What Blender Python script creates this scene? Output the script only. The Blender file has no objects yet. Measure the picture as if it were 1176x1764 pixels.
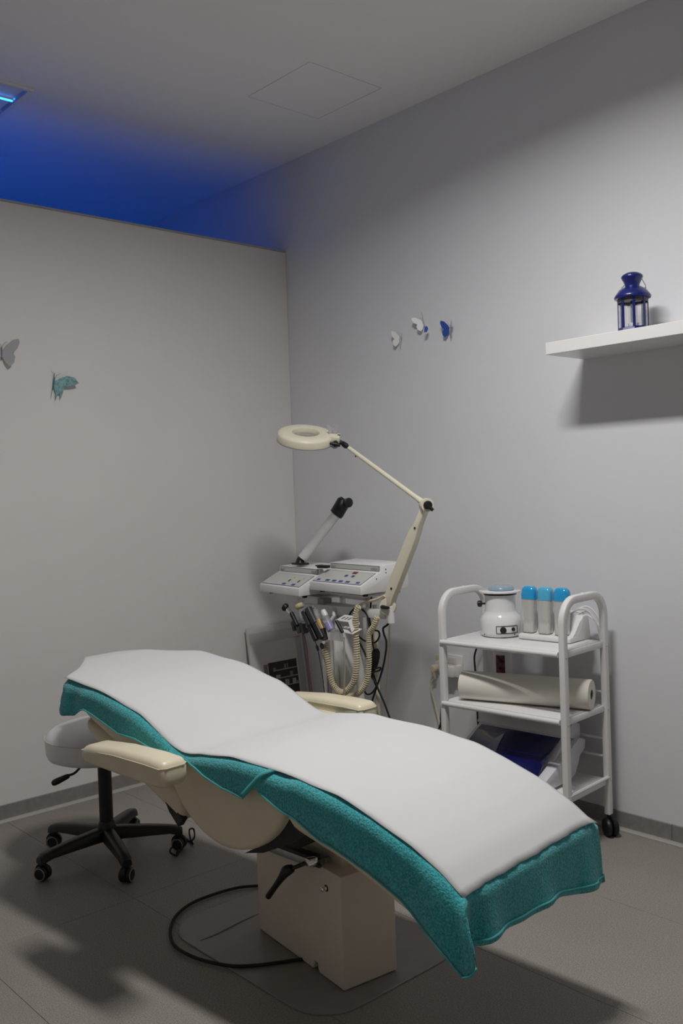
import bpy, bmesh, math, random
import numpy as np
from mathutils import Vector, Matrix

random.seed(7)
SC = bpy.context.scene
COL = SC.collection

# ------------------------------------------------------------------ camera
F = 1606.8165
YAW, PITCH, ROLL = math.radians(137.954), math.radians(-1.4507), math.radians(-2.0214)
CAM = Vector((4.00502, -3.26691, 1.4))
fw = Vector((math.cos(PITCH)*math.cos(YAW), math.cos(PITCH)*math.sin(YAW), math.sin(PITCH)))
rt0 = Vector((math.sin(YAW), -math.cos(YAW), 0)); up0 = rt0.cross(fw)
RT = rt0*math.cos(ROLL) + up0*math.sin(ROLL); UP = -rt0*math.sin(ROLL) + up0*math.cos(ROLL)
cam = bpy.data.cameras.new('camera'); camo = bpy.data.objects.new('camera', cam); COL.objects.link(camo)
cam.sensor_fit = 'VERTICAL'; cam.sensor_height = 24.0; cam.lens = F/1764*24.0
cam.clip_start = .05
camo.matrix_world = Matrix(((RT.x, UP.x, -fw.x, CAM.x), (RT.y, UP.y, -fw.y, CAM.y), (RT.z, UP.z, -fw.z, CAM.z), (0, 0, 0, 1)))
SC.camera = camo

# ------------------------------------------------------------------ world, lights, exposure
w = bpy.data.worlds.new('world'); SC.world = w; w.use_nodes = True
w.node_tree.nodes['Background'].inputs[0].default_value = (.5, .5, .52, 1)
w.node_tree.nodes['Background'].inputs[1].default_value = 0.0
SC.view_settings.view_transform = 'Standard'; SC.view_settings.look = 'None'
SC.view_settings.gamma = 1.0; SC.view_settings.use_curve_mapping = False
SC.view_settings.exposure = 0.0

def area(name, loc, sx, sy, power, col, rot=(0, 0, 0), spread=180):
    l = bpy.data.lights.new(name, 'AREA'); l.shape = 'RECTANGLE'; l.size = sx; l.size_y = sy
    l.energy = power; l.color = col; l.spread = math.radians(spread)
    o = bpy.data.objects.new(name, l); COL.objects.link(o); o.location = loc; o.rotation_euler = rot
    return o
LAMP = (2.30, -1.49)
area('ceiling_lamp_offscreen', (LAMP[0], LAMP[1], 3.125), .60, .16, 40, (1, .982, .96), spread=160)
# light of the blue louvre lamp in view: its narrow downward beam falls behind the partition and bounces back up
area('blue_louvre_lamp_light', (-.32, -1.762, 3.165), .28, .54, 37, (.012, .14, 1.0), spread=46)

# ------------------------------------------------------------------ pixel helpers (a pixel gives a direction only)
def ray(x, y): return RT*((x-588)/F) + UP*(-(y-882)/F) + fw
def Pz(x, y, z): d = ray(x, y); return CAM + d*((z-CAM.z)/d.z)
def Py(x, y, Y): d = ray(x, y); return CAM + d*((Y-CAM.y)/d.y)
def Px(x, y, X): d = ray(x, y); return CAM + d*((X-CAM.x)/d.x)
def Pd(x, y, ref): return CAM + ray(x, y)*((Vector(ref)-CAM).dot(fw))

# ------------------------------------------------------------------ materials
MATS = {}
def mat(name, col, rough=.5, metal=0, noise=None, bump=None, trans=0, alpha=1, emit=None, coat=0, spec=.5, sheen=0, ior=1.45):
    if name in MATS: return MATS[name]
    m = bpy.data.materials.new(name); m.use_nodes = True; nt = m.node_tree; b = nt.nodes['Principled BSDF']
    b.inputs['Base Color'].default_value = (*col, 1); b.inputs['Roughness'].default_value = rough
    b.inputs['Metallic'].default_value = metal; b.inputs['Transmission Weight'].default_value = trans
    b.inputs['Alpha'].default_value = alpha; b.inputs['Coat Weight'].default_value = coat
    b.inputs['Specular IOR Level'].default_value = spec; b.inputs['Sheen Weight'].default_value = sheen
    b.inputs['IOR'].default_value = ior
    if emit:
        b.inputs['Emission Color'].default_value = (*emit[0], 1); b.inputs['Emission Strength'].default_value = emit[1]
    tc = nt.nodes.new('ShaderNodeTexCoord')
    if noise:   # (scale, amount, detail)
        n = nt.nodes.new('ShaderNodeTexNoise'); n.inputs['Scale'].default_value = noise[0]; n.inputs['Detail'].default_value = noise[2]
        nt.links.new(tc.outputs['Object'], n.inputs['Vector'])
        r = nt.nodes.new('ShaderNodeValToRGB'); a = noise[1]
        r.color_ramp.elements[0].position = .3; r.color_ramp.elements[1].position = .7
        r.color_ramp.elements[0].color = (*[max(0, c*(1-a)) for c in col], 1)
        r.color_ramp.elements[1].color = (*[min(1, c*(1+a)) for c in col], 1)
        nt.links.new(n.outputs['Fac'], r.inputs['Fac']); nt.links.new(r.outputs['Color'], b.inputs['Base Color'])
    if bump:    # (scale, strength, distance)
        n = nt.nodes.new('ShaderNodeTexNoise'); n.inputs['Scale'].default_value = bump[0]; n.inputs['Detail'].default_value = 4
        nt.links.new(tc.outputs['Object'], n.inputs['Vector'])
        bp = nt.nodes.new('ShaderNodeBump'); bp.inputs['Strength'].default_value = bump[1]; bp.inputs['Distance'].default_value = bump[2]
        nt.links.new(n.outputs['Fac'], bp.inputs['Height']); nt.links.new(bp.outputs['Normal'], b.inputs['Normal'])
    MATS[name] = m
    return m
M_PART = mat('partition_paint', (.76, .745, .725), .7, noise=(2.0, .02, 4), bump=(260, .08, .002))
M_WALL = mat('wall_paint', (.735, .74, .765), .75, noise=(2.0, .02, 4), bump=(320, .12, .002))
M_CEIL = mat('ceiling_paint', (.88, .88, .88), .8, bump=(300, .06, .001))
M_BASE = mat('vinyl_baseboard', (.235, .222, .21), .5, noise=(40, .08, 4))
M_COVE = mat('vinyl_cove', (.40, .38, .355), .5)
M_WHITE = mat('white_painted_metal', (.80, .79, .78), .35, noise=(6, .02, 3))
M_WPLA = mat('white_plastic', (.80, .79, .78), .3, coat=.2)
M_GLOSSW = mat('glossy_white_enamel', (.82, .82, .83), .12, coat=.5)
M_CREAM = mat('cream_vinyl', (.74, .66, .49), .36, noise=(9, .04, 3), bump=(420, .10, .0015))
M_CREAMSEAM = mat('cream_piping', (.66, .575, .41), .45)
M_CREAMP = mat('cream_lamp_plastic', (.78, .735, .585), .38)
M_PED = mat('pedestal_lacquer', (.70, .63, .52), .45, noise=(5, .03, 3))
M_BLACK = mat('black_plastic', (.012, .012, .013), .42)
M_BLACKM = mat('black_steel', (.018, .016, .015), .5)
M_RUB = mat('black_rubber', (.012, .012, .012), .7)
M_STEEL = mat('brushed_steel', (.45, .46, .46), .38, metal=.9, noise=(60, .1, 4))
M_CHROME = mat('chrome', (.75, .75, .76), .12, metal=1)
M_GREYP = mat('grey_plastic', (.35, .35, .36), .5)
M_DGREYP = mat('dark_grey_plastic', (.035, .036, .04), .45)
M_STOOLW = mat('white_vinyl', (.78, .77, .78), .33, noise=(9, .03, 3), bump=(380, .06, .001))
M_PAPER = mat('tissue_paper', (.62, .625, .63), .85, noise=(3, .015, 5), bump=(9, .10, .004), spec=.2)
M_ROLL = mat('paper_roll_tissue', (.82, .79, .71), .9, bump=(200, .2, .001), spec=.2)
M_CARD = mat('roll_core_card', (.30, .285, .26), .9)
M_TEAL = None
M_BLUEL = mat('blue_lacquer', (.009, .015, .135), .30, noise=(30, .12, 3), coat=.3)
M_BLUEIN = mat('lantern_inner_metal', (.10, .09, .085), .5, metal=.4)
M_GLASS = mat('thin_clear_glass', (.95, .97, .97), .02, trans=1, alpha=.25)
M_LENS = mat('lens_glass', (.85, .88, .9), .03, trans=1, alpha=.4)
M_BCAP = mat('blue_translucent_cap', (.02, .36, .72), .12, coat=.6)
M_BCAP2 = mat('pale_blue_translucent_cap', (.09, .47, .73), .12, coat=.6)
M_SILVER = mat('pearl_silver_plastic', (.66, .64, .62), .25, metal=.35)
M_LIDBLUE = mat('pale_blue_translucent_lid', (.42, .58, .70), .2, trans=.4, coat=.3)
M_COBALT = mat('cobalt_acrylic', (.002, .003, .085), .06, coat=.7)
M_UVW = mat('lilac_white_plastic', (.70, .69, .735), .35)
M_CREAMC = mat('cream_cable', (.72, .64, .45), .5)
M_RED = mat('red_cable', (.20, .012, .02), .5)
M_FACE = mat('control_panel_film', (.56, .565, .535), .35)
M_FACEB = mat('panel_blue_line', (.05, .085, .24), .4)
M_BTN = mat('blue_button', (.03, .06, .26), .35)
M_INK = mat('grey_ink', (.20, .20, .22), .5)
M_DISP = mat('red_display', (.16, .025, .05), .2)
M_MAT = mat('grey_vinyl_mat', (.25, .235, .225), .38, noise=(14, .05, 4), bump=(4, .35, .02))
M_SHELF = mat('white_laminate', (.80, .785, .775), .3, coat=.15)
M_BFW = mat('butterfly_white', (.80, .80, .80), .5)
M_BFG = mat('butterfly_grey', (.47, .47, .50), .5)
M_BFT = mat('butterfly_teal', (.16, .34, .36), .45, noise=(90, .45, 3))
M_BFTD = mat('butterfly_teal_dark', (.07, .20, .23), .5)
M_BFB = mat('butterfly_blue', (.01, .06, .33), .35)
M_AMBER = mat('amber_plastic', (.55, .35, .13), .3)
M_VIOLET = mat('violet_plastic', (.33, .27, .52), .35)
M_CLEAR = mat('cloudy_clear_plastic', (.80, .82, .84), .25, trans=.6, alpha=.55)
M_PINK = mat('magenta_print', (.12, .03, .05), .6, noise=(70, .9, 3))
M_DPRINT = mat('dark_photo_print', (.035, .026, .026), .5)
M_LPRINT = mat('light_photo_print', (.42, .37, .36), .5)
M_MPRINT = mat('mauve_photo_print', (.23, .18, .185), .5)
M_GPRINT = mat('grey_photo_print', (.44, .45, .46), .5)
M_LOUVRE = mat('mirror_louvre', (.80, .80, .82), .32, metal=.75)
M_BTUBE = mat('blue_tube', (.02, .1, .6), .3, emit=((.02, .24, 1), 8.0))
M_WTUBE = mat('white_tube', (.9, .9, .9), .3, emit=((1, .95, .88), 2.0))
M_SOCK = mat('socket_plastic', (.76, .75, .73), .3)

def speckle_floor():
    m = bpy.data.materials.new('speckled_vinyl'); m.use_nodes = True; nt = m.node_tree; b = nt.nodes['Principled BSDF']
    tc = nt.nodes.new('ShaderNodeTexCoord')
    n1 = nt.nodes.new('ShaderNodeTexNoise'); n1.inputs['Scale'].default_value = 260; n1.inputs['Detail'].default_value = 3
    n2 = nt.nodes.new('ShaderNodeTexNoise'); n2.inputs['Scale'].default_value = 3.0; n2.inputs['Detail'].default_value = 5
    for n in (n1, n2): nt.links.new(tc.outputs['Object'], n.inputs['Vector'])
    r = nt.nodes.new('ShaderNodeValToRGB'); e = r.color_ramp.elements
    e[0].position = .30; e[0].color = (.19, .172, .152, 1); e[1].position = .70; e[1].color = (.40, .367, .336, 1)
    x = e.new(.5); x.color = (.298, .271, .247, 1)
    nt.links.new(n1.outputs['Fac'], r.inputs['Fac'])
    mx = nt.nodes.new('ShaderNodeMixRGB'); mx.blend_type = 'MULTIPLY'; mx.inputs['Fac'].default_value = .18
    nt.links.new(r.outputs['Color'], mx.inputs[1]); nt.links.new(n2.outputs['Fac'], mx.inputs[2])
    nt.links.new(mx.outputs['Color'], b.inputs['Base Color']); b.inputs['Roughness'].default_value = .5
    b.inputs['Specular IOR Level'].default_value = .35
    return m
M_FLOOR = speckle_floor()

def terry():
    m = bpy.data.materials.new('teal_terry'); m.use_nodes = True; nt = m.node_tree; b = nt.nodes['Principled BSDF']
    tc = nt.nodes.new('ShaderNodeTexCoord')
    n1 = nt.nodes.new('ShaderNodeTexNoise'); n1.inputs['Scale'].default_value = 210; n1.inputs['Detail'].default_value = 4
    n2 = nt.nodes.new('ShaderNodeTexNoise'); n2.inputs['Scale'].default_value = 12; n2.inputs['Detail'].default_value = 3
    for n in (n1, n2): nt.links.new(tc.outputs['Object'], n.inputs['Vector'])
    r = nt.nodes.new('ShaderNodeValToRGB'); e = r.color_ramp.elements
    e[0].position = .30; e[0].color = (.026, .28, .31, 1); e[1].position = .72; e[1].color = (.14, .62, .655, 1)
    x = e.new(.5); x.color = (.062, .46, .50, 1)
    nt.links.new(n1.outputs['Fac'], r.inputs['Fac'])
    mx = nt.nodes.new('ShaderNodeMixRGB'); mx.blend_type = 'MULTIPLY'; mx.inputs['Fac'].default_value = .25
    nt.links.new(r.outputs['Color'], mx.inputs[1]); nt.links.new(n2.outputs['Fac'], mx.inputs[2])
    nt.links.new(mx.outputs['Color'], b.inputs['Base Color']); b.inputs['Roughness'].default_value = .95
    b.inputs['Specular IOR Level'].default_value = .1; b.inputs['Sheen Weight'].default_value = .35
    bp = nt.nodes.new('ShaderNodeBump'); bp.inputs['Strength'].default_value = .7; bp.inputs['Distance'].default_value = .004
    nt.links.new(n1.outputs['Fac'], bp.inputs['Height']); nt.links.new(bp.outputs['Normal'], b.inputs['Normal'])
    return m
M_TEAL = terry()
M_HEM = mat('teal_hem', (.075, .40, .41), .9, bump=(300, .3, .001))

# ------------------------------------------------------------------ mesh helpers
def V(*a): return Vector(a)
class MB:
    def __init__(s): s.bm = bmesh.new()
    def box(s, c, size, rot=None, bev=0, seg=2):
        t = bmesh.new(); bmesh.ops.create_cube(t, size=1)
        bmesh.ops.scale(t, vec=size, verts=t.verts)
        if bev: bmesh.ops.bevel(t, geom=t.edges[:], offset=bev, segments=seg, profile=.5, affect='EDGES')
        mt = Matrix.Translation(c) @ (rot.to_4x4() if rot is not None else Matrix.Identity(4))
        t.transform(mt); s.merge(t); return s
    def merge(s, t):
        me = bpy.data.meshes.new('tmp'); t.to_mesh(me); t.free(); s.bm.from_mesh(me); bpy.data.meshes.remove(me)
    def rings(s, R, closed_ring=True, cap0=True, cap1=True, loop=False):
        vs = [[s.bm.verts.new(p) for p in r] for r in R]; n = len(R[0]); m = len(R)
        for i in range(m if loop else m-1):
            a, b = vs[i], vs[(i+1) % m]
            for j in range(n if closed_ring else n-1):
                k = (j+1) % n
                try: s.bm.faces.new((a[j], a[k], b[k], b[j]))
                except ValueError: pass
        if closed_ring and not loop:
            if cap0: s.bm.faces.new(list(reversed(vs[0])))
            if cap1: s.bm.faces.new(vs[-1])
        return s
    def tube(s, pts, r, seg=8, closed=False):
        pts = [Vector(p) for p in pts]; n = len(pts); R = []; prev = None
        for i, p in enumerate(pts):
            if closed: t = pts[(i+1) % n]-pts[i-1]
            else: t = pts[min(i+1, n-1)]-pts[max(i-1, 0)]
            t.normalize()
            if prev is None:
                a = Vector((0, 0, 1)) if abs(t.z) < .9 else Vector((1, 0, 0)); u = t.cross(a).normalized()
            else:
                u = (prev - t*prev.dot(t)).normalized()
            prev = u; v = t.cross(u); rr = r[i] if isinstance(r, (list, tuple)) else r
            R.append([p + u*(rr*math.cos(2*math.pi*k/seg)) + v*(rr*math.sin(2*math.pi*k/seg)) for k in range(seg)])
        return s.rings(R, loop=closed)
    def cyl(s, a, b, r0, r1=None, seg=20): return s.tube([a, b], [r0, r0 if r1 is None else r1], seg)
    def lathe(s, prof, seg=32, mt=None, cap=True):
        mt = mt or Matrix.Identity(4)
        R = [[mt @ Vector((r*math.cos(2*math.pi*k/seg), r*math.sin(2*math.pi*k/seg), z)) for k in range(seg)] for r, z in prof]
        return s.rings(R, cap0=cap, cap1=cap)
    def prism(s, poly, mt, depth, bev=0, seg=2):
        """poly in local xy, extruded along local z from 0 to depth, placed by mt"""
        t = bmesh.new(); a = [t.verts.new((x, y, 0)) for x, y in poly]; b = [t.verts.new((x, y, depth)) for x, y in poly]
        n = len(poly); t.faces.new(list(reversed(a))); t.faces.new(b)
        for i in range(n): j = (i+1) % n; t.faces.new((a[i], a[j], b[j], b[i]))
        bmesh.ops.recalc_face_normals(t, faces=t.faces[:])
        if bev:
            eds = [e for e in t.edges if len(e.link_faces) == 2 and e.calc_face_angle(0) > .5]
            bmesh.ops.bevel(t, geom=eds, offset=bev, segments=seg, profile=.5, affect='EDGES')
        t.transform(mt); s.merge(t); return s
    def quad(s, *p): s.bm.faces.new([s.bm.verts.new(q) for q in p]); return s

ROOTM = {}
def build(mb, name, material, parent=None, smooth=True, angle=40, local=False, solid=0, sub=0):
    bm = mb.bm; bmesh.ops.recalc_face_normals(bm, faces=bm.faces[:])
    if parent is not None and not local:
        bm.transform(ROOTM[parent.name].inverted())
    me = bpy.data.meshes.new(name); bm.to_mesh(me); bm.free()
    me.materials.append(material)
    o = bpy.data.objects.new(name, me); COL.objects.link(o)
    if parent is not None: o.parent = parent; ROOTM[o.name] = ROOTM[parent.name]
    else: ROOTM[o.name] = Matrix.Identity(4)
    if smooth:
        for p in me.polygons: p.use_smooth = True
        try: me.set_sharp_from_angle(angle=math.radians(angle))
        except Exception: pass
    if solid:
        md = o.modifiers.new('thickness', 'SOLIDIFY'); md.thickness = solid; md.offset = -1
    if sub:
        md = o.modifiers.new('smooth', 'SUBSURF'); md.levels = sub; md.render_levels = sub
    return o
def thing(name, label, cat, loc, rotz=0, group=None):
    o = bpy.data.objects.new(name, None); COL.objects.link(o); o.empty_display_size = .1
    o.location = loc; o.rotation_euler = (0, 0, rotz)
    ROOTM[o.name] = Matrix.Translation(loc) @ Matrix.Rotation(rotz, 4, 'Z')
    o['label'] = label; o['category'] = cat
    if group: o['group'] = group
    return o
def tag(o, label, cat, group=None):
    o['label'] = label; o['category'] = cat
    if group: o['group'] = group
    return o
def struct(o): o['kind'] = 'structure'; return o
def smoothpath(pts, n=8):
    """Catmull-Rom through points"""
    pts = [Vector(p) for p in pts]; out = []; m = len(pts)
    for i in range(m-1):
        p0, p1, p2, p3 = pts[max(i-1, 0)], pts[i], pts[i+1], pts[min(i+2, m-1)]
        for k in range(n):
            t = k/n
            out.append(.5*((2*p1)+(p2-p0)*t+(2*p0-5*p1+4*p2-p3)*t*t+(3*p1-p0-3*p2+p3)*t**3))
    out.append(pts[-1]); return out
def frame_mat(o, xa, ya, za):
    return Matrix(((xa[0], ya[0], za[0], o[0]), (xa[1], ya[1], za[1], o[1]), (xa[2], ya[2], za[2], o[2]), (0, 0, 0, 1)))
def zalign(o, d):
    d = Vector(d).normalized(); q = Vector((0, 0, 1)).rotation_difference(d)
    return Matrix.Translation(o) @ q.to_matrix().to_4x4()
def text_mesh(txt, size, mt, name, material, parent):
    cu = bpy.data.curves.new('t', 'FONT'); cu.body = txt; cu.size = size; cu.extrude = .0002; cu.resolution_u = 3
    to = bpy.data.objects.new('t', cu); COL.objects.link(to)
    bpy.context.view_layer.update()
    me = bpy.data.meshes.new_from_object(to.evaluated_get(bpy.context.evaluated_depsgraph_get()))
    bpy.data.objects.remove(to); bpy.data.curves.remove(cu)
    me.transform((ROOTM[parent.name].inverted() if parent else Matrix.Identity(4)) @ mt)
    me.materials.clear(); me.materials.append(material); me.name = name
    o = bpy.data.objects.new(name, me); COL.objects.link(o)
    if parent: o.parent = parent; ROOTM[o.name] = ROOTM[parent.name]
    return o

# ------------------------------------------------------------------ room
HC = 3.185; HP = 2.706; XMAX = 5.6; YMIN = -4.7; XMIN = -2.6
floor = build(MB().box((1.5, -2.35, -.06), (8.4, 4.9, .1)), 'floor', mat('floor_joint', (.17, .155, .14), .8), smooth=False); struct(floor)
TS = .5525
TLX = 4*TS
def tile_mesh():
    t = MB().box((0, 0, -.0055), (TLX-.0013, TS-.0013, .011), bev=.0004, seg=1); bm = t.bm
    me = bpy.data.meshes.new('floor_board'); bm.to_mesh(me); bm.free(); me.materials.append(M_FLOOR); return me
tm = tile_mesh()
for i in range(3):
    for j in range(-1, 9):
        cx, cy = 1.105 + (i-.5)*TLX, -.58 + TS - (j+.5)*TS
        if cy < YMIN-.2: continue
        o = bpy.data.objects.new('floor_board', tm); COL.objects.link(o); o.location = (cx, cy, 0); o.parent = floor
hx0, hx1, hy0, hy1 = .598, 1.034, -.677, -.254
cb = MB().box((1.5, -2.35, HC+.06), (8.4, 4.9, .08))
def slab(x0, x1, y0, y1): cb.box(((x0+x1)/2, (y0+y1)/2, HC+.01), (x1-x0, y1-y0, .02))
slab(-2.7, hx0, -4.8, .1); slab(hx1, 5.7, -4.8, .1); slab(hx0, hx1, -4.8, hy0); slab(hx0, hx1, hy1, .1)
ceil = struct(build(cb, 'ceiling', M_CEIL, smooth=False))
struct(build(MB().box((1.5, .05, 1.6), (8.4, .1, 3.3)), 'wall_right', M_WALL, smooth=False))
wl = struct(build(MB().box((-.04, -2.35, HP/2), (.08, 4.7, HP), bev=.003, seg=1), 'wall_left', M_PART, smooth=False))
build(MB().box((-.04, -2.35, HP+.004), (.088, 4.694, .008), bev=.002, seg=1), 'capping_strip', mat('capping_strip_paint', (.42, .41, .42), .5), wl, smooth=False)
struct(build(MB().box((XMAX+.05, -2.35, 1.6), (.1, 4.9, 3.3)), 'wall_back', M_PART, smooth=False))
struct(build(MB().box((1.5, YMIN-.05, 1.6), (8.4, .1, 3.3)), 'wall_near', M_PART, smooth=False))
struct(build(MB().box((XMIN-.05, -2.35, 1.6), (.1, 4.9, 3.3)), 'wall_far', M_PART, smooth=False))
# baseboards with a cove foot
def baseboard(name, a, b, n):
    a, b, n = Vector(a), Vector(b), Vector(n)
    d = (b-a).normalized(); L = (b-a).length
    mt = frame_mat(a, n, (0, 0, 1), d)
    prof = [(0, 0), (.012, 0), (.0085, .03), (.006, .074), (.003, .076), (0, .076)]
    mb = MB()
    if name == 'baseboard_right':
        k = Py(1157, 1440, -.008).x
        mb.prism(prof, mt, k-.001); mb.prism(prof, frame_mat(a + d*(k+.001), n, (0, 0, 1), d), L-k-.001)
    else: mb.prism(prof, mt, L)
    o = struct(build(mb, name, M_BASE, smooth=False))
    build(MB().prism([(.006, .0), (.019, .0), (.019, .004), (.0125, .010), (.0105, .016), (.006, .016)], mt, L), 'cove_strip', M_COVE, o, smooth=True)
baseboard('baseboard_left', (0, -4.69, 0), (0, -.012, 0), (1, 0, 0))
baseboard('baseboard_right', (0, 0, 0), (5.59, 0, 0), (0, -1, 0))
# access hatch in the ceiling: a panel flush with the ceiling, with an open gap round it
hatch = thing('access_hatch', 'square white access panel with thin dark joints in the ceiling', 'access panel', ((hx0+hx1)/2, (hy0+hy1)/2, HC))
build(MB().box(((hx0+hx1)/2, (hy0+hy1)/2, HC+.0095), (hx1-hx0-.006, hy1-hy0-.006, .019)), 'panel', M_CEIL, hatch, smooth=False)

# ------------------------------------------------------------------ ceiling fixtures (recessed, mirror louvres)
def louvre_light(cx, cy, label, tube_mat, size=.6, nc=4):
    r = thing('louvre_ceiling_light', label, 'ceiling light', (cx, cy, HC))
    mb = MB(); h = size/2; rw = .022
    for dx, dy, sx, sy in ((h-rw/2, 0, rw, size), (-h+rw/2, 0, rw, size), (0, h-rw/2, size-2*rw, rw), (0, -h+rw/2, size-2*rw, rw)):
        mb.box((cx+dx, cy+dy, HC-.007), (sx, sy, .014), bev=.002)
    build(mb, 'frame', M_WHITE, r)
    hi = h-rw
    build(MB().box((cx, cy, HC-.0015), (2*hi, 2*hi, .003)), 'tray', M_WHITE, r, smooth=False)
    for k in range(2):
        x = cx - hi + 2*hi*(k+.5)/2
        build(MB().cyl((x, cy-hi+.01, HC-.009), (x, cy+hi-.01, HC-.009), .0055, seg=10), 'tube', tube_mat, r)
    for k in range(nc+1):      # V section blades
        y = cy - hi + 2*hi*k/nc
        build(MB().prism([(-.010, 0), (.010, 0), (0, -.009)], frame_mat((cx-hi, y, HC-.004), (0, 1, 0), (0, 0, 1), (1, 0, 0)), 2*hi), 'louvre_blade', M_LOUVRE, r, smooth=False)
    for k in range(5):
        x = cx - hi + 2*hi*k/4
        build(MB().prism([(-.012, 0), (.012, 0), (0, -.009)], frame_mat((x, cy-hi, HC-.004), (1, 0, 0), (0, 0, 1), (0, 1, 0)), 2*hi), 'louvre_blade', M_LOUVRE, r, smooth=False)
    return r
louvre_light(-.19, -1.762, 'square ceiling light with blue glowing mirror louvres above the partition top', M_BTUBE)
# fixture that lights the room (out of frame above the bed)
r = thing('strip_ceiling_light_offscreen', 'long white strip light on the ceiling above the treatment bed', 'ceiling light', (LAMP[0], LAMP[1], HC))
build(MB().box((LAMP[0], LAMP[1], HC-.02), (.66, .20, .04), bev=.006), 'housing', M_WHITE, r)
build(MB().cyl((LAMP[0]-.3, LAMP[1], HC-.048), (LAMP[0]+.3, LAMP[1], HC-.048), .008), 'tube', M_WTUBE, r)
# ------------------------------------------------------------------ treatment bed (local frame: s head->foot, t across, z)
BLOC = (2.64765, -1.45741, 0); BROT = math.radians(5)
BM_ = Matrix.Translation(BLOC) @ Matrix.Rotation(BROT, 4, 'Z')
PS = [-1.90, -1.84, -1.75, -1.6, -1.43, -1.31, -1.19, -1.105, -1.02, -.975, -.935, -.9, -.76, -.645, -.5, -.37, -.26, -.14, -.057, 0, .05]
PZ = [.800, .812, .818, .806, .787, .766, .74, .705, .668, .656, .658, .666, .681, .68, .67, .652, .626, .585, .546, .503, .46]
_d = np.linspace(-1.9, .05, 391); _z = np.interp(_d, PS, PZ)
_k = np.hanning(9); _k /= _k.sum(); _zs = np.convolve(np.pad(_z, 4, mode='edge'), _k, 'valid')
def zt(s): return float(np.interp(s, _d, _zs))
bed = thing('treatment_bed', 'cream vinyl treatment bed on a box pedestal, made up with teal towels', 'treatment bed', BLOC, BROT)

def rrect(w, z0, z1, r, n=4, tc=0):
    pts = []
    r = min(r, w*.98, (z1-z0)*.49)
    for cx, cz, a0 in ((w-r, z1-r, 0), (-w+r, z1-r, 90), (-w+r, z0+r, 180), (w-r, z0+r, 270)):
        for k in range(n+1):
            a = math.radians(a0 + 90*k/n); pts.append((tc+cx+r*math.cos(a), cz+r*math.sin(a)))
    return pts
def cushion(st, r, er, tc=0, n=28, e0=True, e1=True):
    """st: (s, halfwidth, zb, zt) stations; rounded edges and rounded ends"""
    S = [a[0] for a in st]; s0, s1 = S[0], S[-1]
    ss = []
    f = lambda s, i: float(np.interp(s, S, [a[i] for a in st]))
    for k in range(4):
        a = k/4*math.pi/2
        if e0: ss.append((s0+er*(1-math.sin(a)), er*(1-math.cos(a)) , -1))
    head = [(s0+er*(1-math.sin(a)), er*(1-math.cos(a))) for a in (math.pi/2, math.pi/3, math.pi/6, 0)]
    tail = [(s1-er*(1-math.sin(a)), er*(1-math.cos(a))) for a in (0, math.pi/6, math.pi/3, math.pi/2)]
    mid = [(s0+er+(s1-s0-2*er)*k/n, 0) for k in range(1, n)]
    R = []
    for s, sh in head+mid+tail:
        w_, zb, zu = f(s, 1)-sh, f(s, 2)+sh, f(s, 3)-sh
        R.append([Vector((s, t, z)) for t, z in rrect(max(w_, .004), zb, max(zu, zb+.004), max(r-sh*.3, .004), tc=tc)])
    return MB().rings(R)
OFF = .014
def smooth01(x): x = max(0, min(1, x)); return x*x*(3-2*x)
# back section: upholstered pad + shell underneath
st = [(s, w_, zb, zt(s)-OFF-.006*smooth01((-1.38-s)/.12)) for s, w_, zb in ((-1.80, .085, .725), (-1.70, .15, .70), (-1.60, .23, .682), (-1.52, .275, .672), (-1.44, .285, .652), (-1.31, .285, .60), (-1.19, .285, .565), (-1.08, .285, .535), (-.985, .285, .52))]
build(cushion(st, .03, .025), 'back_cushion', M_CREAM, bed, local=True)
st = [(-1.545, .262, .625, .675), (-1.46, .277, .598, .655), (-1.31, .279, .548, .61), (-1.19, .279, .505, .575), (-1.08, .279, .458, .545), (-1.02, .279, .432, .53)]
build(cushion(st, .025, .02), 'back_shell', M_CREAM, bed, local=True)
# seat: semicircular side panels
c = (-.82, .68); rr = .272; poly = []
for k in range(25):
    a = math.radians(200 + 143*k/24); poly.append((c[0]+rr*math.cos(a), c[1]+rr*math.sin(a)))
top = [(s, zt(s)-OFF-.004) for s in np.linspace(-.60, -.985, 10)]
poly = poly + top
mt = frame_mat((0, .283, 0), (1, 0, 0), (0, 0, 1), (0, -1, 0))
build(MB().prism(poly, mt, .566, bev=.02, seg=3), 'seat_cushion', M_CREAM, bed, local=True, angle=50)
# leg section
st = [(s, .285, zb, zt(s)-OFF) for s, zb in ((-.572, .53), (-.52, .512), (-.36, .475), (-.165, .405), (-.09, .378), (-.045, .376))]
build(cushion(st, .035, .03), 'leg_cushion', M_CREAM, bed, local=True)
# black steel frame straps between the sections
for sg in (-1, 1):
    mb = MB(); P = [(-1.115, .555), (-1.095, .51), (-1.065, .468), (-1.03, .438)]
    for (a, b), (c2, d2) in zip(P[:-1], P[1:]):
        v = Vector((c2-a, d2-b)); ang = math.atan2(v.y, v.x)
        mb.box(((a+c2)/2, sg*.268, (b+d2)/2), (v.length+.012, .02, .032), Matrix.Rotation(-ang, 3, 'Y'))
    build(mb, 'hinge_strap', M_BLACKM, bed, local=True, smooth=False)
    mb = MB().prism([(-.60, .60), (-.55, .575), (-.532, .505), (-.60, .462), (-.70, .415), (-.78, .395), (-.66, .46)], frame_mat((0, sg*.235+.01, 0), (1, 0, 0), (0, 0, 1), (0, -1, 0)), .02)
    build(mb, 'hinge_plate', M_BLACKM, bed, local=True, smooth=False)
build(MB().box((-.83, .02, .432), (.36, .36, .045), bev=.006), 'under_frame', M_BLACKM, bed, local=True)
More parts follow.
